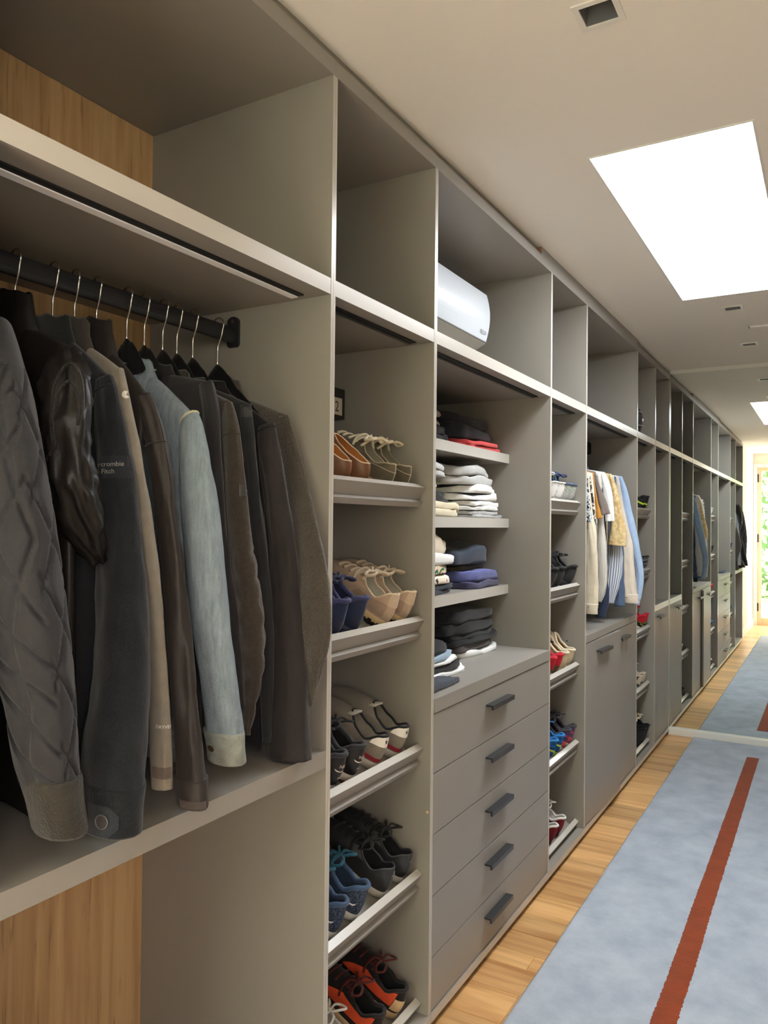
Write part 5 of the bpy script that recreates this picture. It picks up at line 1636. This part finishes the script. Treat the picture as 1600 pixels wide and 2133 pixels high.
def folded(name, label, cat, y0, y1, x1, depth, z0, h, mat, layers=2, seed=1.0, puff=0.5, slump=0.0, tilt=0.0):
    """a stack of soft rounded slabs = one folded piece; front edge at x1"""
    t = thing(name, (x1 - depth / 2, (y0 + y1) / 2, z0), label, cat, FG)
    cx, cy = x1 - depth / 2, (y0 + y1) / 2
    hl = h / layers
    NQ = 52
    mb = MB()
    for l in range(layers):
        ox = 0.007 * nz(seed, l * 3.1, 1) - 0.004 * l
        oy = 0.010 * nz(seed, l * 2.7, 7)
        ax, ay = depth / 2, (y1 - y0) / 2 * (1 - 0.04 * l)
        rot = 0.10 * nz(seed * 1.7, l * 4.3, 3)
        cr_, sr_ = math.cos(rot), math.sin(rot)
        rings = []
        prof = [(0.0, 0.80), (0.0, 0.93), (0.18, 0.985), (0.5, 1.0), (0.82, 0.985), (0.97, 0.94), (1.0, 0.86), (1.0 + puff * 0.12, 0.66), (1.0 + puff * 0.2, 0.42), (1.0 + puff * 0.22, 0.18)]
        for zf, sc_ in prof:
            ring = []
            for q in range(NQ):
                a = 2 * pi * q / NQ
                c_, s_ = math.cos(a), math.sin(a)
                ex = 0.62 if puff > 0.75 else 0.50
                x = ax * math.copysign(abs(c_) ** ex, c_)
                y = ay * math.copysign(abs(s_) ** ex, s_)
                edge = min(0.022, hl * 0.6)
                x *= 1 - (1 - sc_) * (edge * 2.2 / ax if sc_ > 0.85 else 1)
                y *= 1 - (1 - sc_) * (edge * 2.2 / ay if sc_ > 0.85 else 1)
                z = z0 + hl * (l + zf * 0.985)
                wob = (min(0.55 * hl, 0.016) * nz(x * 9 + seed, y * 8 + l * 0.4, seed) + min(0.22 * hl, 0.006) * nz(x * 26, y * 22 + seed, l * 2.0)) * (1.1 if zf > 0.9 else 1.0 if (zf > 0.1 or l > 0) else 0)
                dr_ = slump * max(0, (y / ay)) ** 2 * hl * layers * (1 if (l > 0 or zf > 0.3) else 0)
                k = 1 + 0.09 * nz(seed + l, c_ * 2.4, s_ * 2.4) + 0.03 * nz(seed * 2 + l, a * 5, zf * 3)
                zz2 = z + wob - dr_ * zf + tilt * (y / ay) * (zf if l == 0 else 1)
                ring.append((min(cx + ox + (x * cr_ - y * sr_) * k, x1 + 0.009), min(cy + oy + (y * cr_ + x * sr_) * k, max(y1, 3.058)), max(z0 + 0.0004, zz2)))
            rings.append(ring)
        mb = MB().loft(rings)
        o = fix_normals(mb.build('fold_layer', mat, t, smooth=True))
    return t


S1, S2, S3, S4 = 1.7572, 1.4877, 1.2117, 0.9527
CHAR = F('charcoal_knit', (46, 46, 52), 0.95, 0.1, 0.6, 260)
folded('folded_sweater', 'black folded sweater under the stone coloured one on the top shelf', 'sweater', 2.13, 2.60, -0.205, 0.30, S1, 0.055, F('black_knit2', (28, 29, 33), 0.95, 0.1, 0.6, 260), 2, 1.1)
folded('folded_sweater', 'stone coloured folded sweater at the left of the top clothes shelf', 'sweater', 2.13, 2.575, -0.215, 0.28, S1 + 0.062, 0.075, F('stone_knit', (168, 160, 146), 0.95, 0.08, 0.6, 260), 2, 2.3, 0.9, 0.5)
folded('folded_shirt', 'coral red folded T-shirt at the bottom of the top shelf pile', 'T-shirt', 2.665, 3.050, -0.186, 0.30, S1, 0.034, F('coral_jersey', (222, 84, 84), 0.9, 0.05), 2, 3.7, 0.4)
folded('folded_sweater', 'charcoal folded sweater lying on the coral T-shirt', 'sweater', 2.625, 3.035, -0.205, 0.29, S1 + 0.037, 0.088, CHAR, 2, 4.4, 0.9, 0.45)
folded('folded_trousers', 'long cream folded trousers along the bottom of the second shelf', 'trousers', 2.12, 2.700, -0.190, 0.30, S2, 0.048, F('cream_twill', (220, 208, 180), 0.9, 0.06), 2, 5.2, 0.4)
folded('folded_shirt', 'black crumpled T-shirt on the cream trousers', 'T-shirt', 2.14, 2.600, -0.205, 0.27, S2 + 0.051, 0.046, F('black_jersey', (24, 23, 25), 0.9, 0.1), 2, 6.8, 0.9, 0.3)
folded('folded_shirt', 'small cream folded shirt between black and pale grey pieces', 'shirt', 2.16, 2.510, -0.215, 0.25, S2 + 0.104, 0.034, F('ecru_cotton', (226, 214, 188), 0.9, 0.05), 2, 7.1, 0.5)
folded('folded_sweater', 'pale grey folded sweater on top of the left pile, second shelf', 'sweater', 2.14, 2.560, -0.200, 0.29, S2 + 0.144, 0.052, F('pale_grey_knit', (186, 186, 186), 0.95, 0.06), 2, 8.9, 0.9, 0.3)
folded('folded_shirt', 'grey marl folded T-shirt at the bottom of the white pile', 'T-shirt', 2.715, 3.048, -0.186, 0.30, S2, 0.026, F('grey_marl', (190, 190, 190), 0.9, 0.14, 0.3, 300, 0.1, 90), 2, 9.4, 0.3)
folded('folded_shirt', 'thick white folded shirt, lowest white one in its pile', 'shirt', 2.705, 3.040, -0.190, 0.30, S2 + 0.029, 0.036, F('white_cotton', (238, 238, 236), 0.9, 0.03), 2, 10.5, 0.4)
folded('folded_shirt', 'middle white folded shirt of the second shelf pile', 'shirt', 2.690, 3.010, -0.195, 0.29, S2 + 0.068, 0.026, F('white_cotton', (238, 238, 236)), 1, 11.5, 0.4)
folded('folded_shirt', 'upper white folded shirt just below the silver grey sweater', 'shirt', 2.700, 3.000, -0.195, 0.29, S2 + 0.097, 0.026, F('white_cotton', (238, 238, 236)), 1, 12.5, 0.4)
folded('folded_sweater', 'silver grey sweatshirt slumped on top of the white pile', 'sweater', 2.600, 2.990, -0.195, 0.29, S2 + 0.127, 0.072, F('silver_marl', (184, 184, 182), 0.95, 0.08), 2, 13.5, 1.0, 0.5)
folded('folded_shirt', 'dark navy folded T-shirt under the printed one, third shelf', 'T-shirt', 2.13, 2.620, -0.190, 0.29, S3, 0.034, F('ink_navy_jersey', (46, 52, 64), 0.9, 0.08), 2, 14.5, 0.4)
folded('folded_shirt', 'cream T-shirt with dark print folded on the navy one', 'T-shirt', 2.14, 2.580, -0.186, 0.27, S3 + 0.037, 0.030, two_tone('cream_dark_print', (60, 56, 60), (230, 218, 200), 'print', 16, 0.40, soft=0.01), 1, 15.5, 0.6, 0.3)
folded('folded_shirt', 'shirt with green leaf print folded in the left pile', 'shirt', 2.13, 2.560, -0.192, 0.28, S3 + 0.071, 0.030, two_tone('green_leaf_print', (46, 106, 84), (226, 206, 176), 'print', 26, 0.5, soft=0.02), 1, 16.5, 0.5)
folded('folded_shirt', 'white folded shirt directly below the puffy cream sweater', 'shirt', 2.13, 2.630, -0.195, 0.28, S3 + 0.104, 0.036, F('white_cotton', (238, 238, 236)), 1, 17.5, 0.6, 0.3)
folded('folded_sweater', 'puffy cream sweater on top of the left pile, third shelf', 'sweater', 2.13, 2.595, -0.195, 0.30, S3 + 0.143, 0.062, F('warm_cream_knit', (216, 202, 178), 0.95, 0.05), 1, 18.5, 1.2, 0.5)
folded('folded_shirt', 'dusky purple folded T-shirt at the bottom right of the third shelf', 'T-shirt', 2.690, 3.055, -0.186, 0.30, S3, 0.026, F('dusky_purple', (74, 72, 100), 0.9, 0.08), 1, 19.5, 0.4)
folded('folded_shirt', 'periwinkle blue folded T-shirt on the dusky purple one', 'T-shirt', 2.690, 3.030, -0.190, 0.28, S3 + 0.028, 0.038, F('periwinkle', (98, 104, 158), 0.9, 0.08), 1, 20.5, 0.9, 0.6)
folded('folded_shirt', 'olive brown folded shirt under the rolled navy sweater', 'shirt', 2.68, 2.985, -0.230, 0.25, S3 + 0.070, 0.022, F('olive_brown', (72, 64, 48), 0.9, 0.08), 1, 21.5, 0.4)
folded('folded_sweater', 'rolled navy sweater sloping over the third shelf pile', 'sweater', 2.600, 2.985, -0.215, 0.27, S3 + 0.094, 0.058, F('slate_navy_knit', (52, 60, 74), 0.95, 0.06), 1, 22.5, 0.9, 0.0, 0.010)
folded('folded_shirt', 'white folded T-shirt at the very bottom of the black pile', 'T-shirt', 2.620, 3.040, -0.190, 0.30, S4, 0.020, F('white_cotton', (238, 238, 236)), 1, 23.5, 0.3)
folded('folded_shirt', 'brown-charcoal folded shirt between white T-shirt and black sweaters', 'shirt', 2.560, 3.020, -0.195, 0.30, S4 + 0.022, 0.026, F('brown_charcoal', (72, 64, 62), 0.9, 0.08), 1, 24.5, 0.4)
folded('folded_sweater', 'thin black sweater under the big black padded one', 'sweater', 2.540, 3.050, -0.190, 0.31, S4 + 0.050, 0.042, F('black_knit3', (25, 25, 28), 0.95, 0.08), 2, 25.5, 0.6)
folded('folded_jacket', 'big black padded jacket folded on top of the counter pile', 'jacket', 2.500, 3.048, -0.190, 0.33, S4 + 0.095, 0.088, F('black_padded', (17, 17, 19), 0.8, 0.06), 2, 26.5, 1.0, 0.35)
folded('folded_shirt', 'white folded T-shirt at the bottom of the small front pile', 'T-shirt', 2.03, 2.535, -0.105, 0.26, S4, 0.016, F('white_cotton', (238, 238, 236)), 1, 27.5, 0.3)
folded('folded_shirt', 'black folded T-shirt in the small front pile below light blue', 'T-shirt', 2.03, 2.500, -0.105, 0.26, S4 + 0.018, 0.022, F('black_jersey2', (34, 33, 36), 0.9, 0.1), 1, 28.5, 0.5, 0.3)
folded('folded_shirt', 'thin white folded shirt just under the light blue one', 'shirt', 2.03, 2.455, -0.112, 0.25, S4 + 0.043, 0.012, F('white_cotton', (238, 238, 236)), 1, 29.5, 0.3)
folded('folded_shirt', 'light blue folded shirt in the small front pile', 'shirt', 2.03, 2.455, -0.112, 0.25, S4 + 0.057, 0.020, F('powder_blue', (150, 172, 190), 0.9, 0.06), 1, 30.5, 0.5)
folded('folded_sweater', 'black folded sweater on top of the small front pile', 'sweater', 2.03, 2.425, -0.125, 0.24, S4 + 0.079, 0.046, F('black_knit4', (32, 32, 35), 0.95, 0.08), 1, 31.5, 0.9, 0.4)
folded('folded_scarf', 'navy grey folded scarf lying alone at the front of the counter', 'scarf', 2.03, 2.290, -0.030, 0.07, S4, 0.022, F('navy_grey_cloth', (62, 68, 80), 0.9, 0.08), 1, 32.5, 0.6, 0.4)
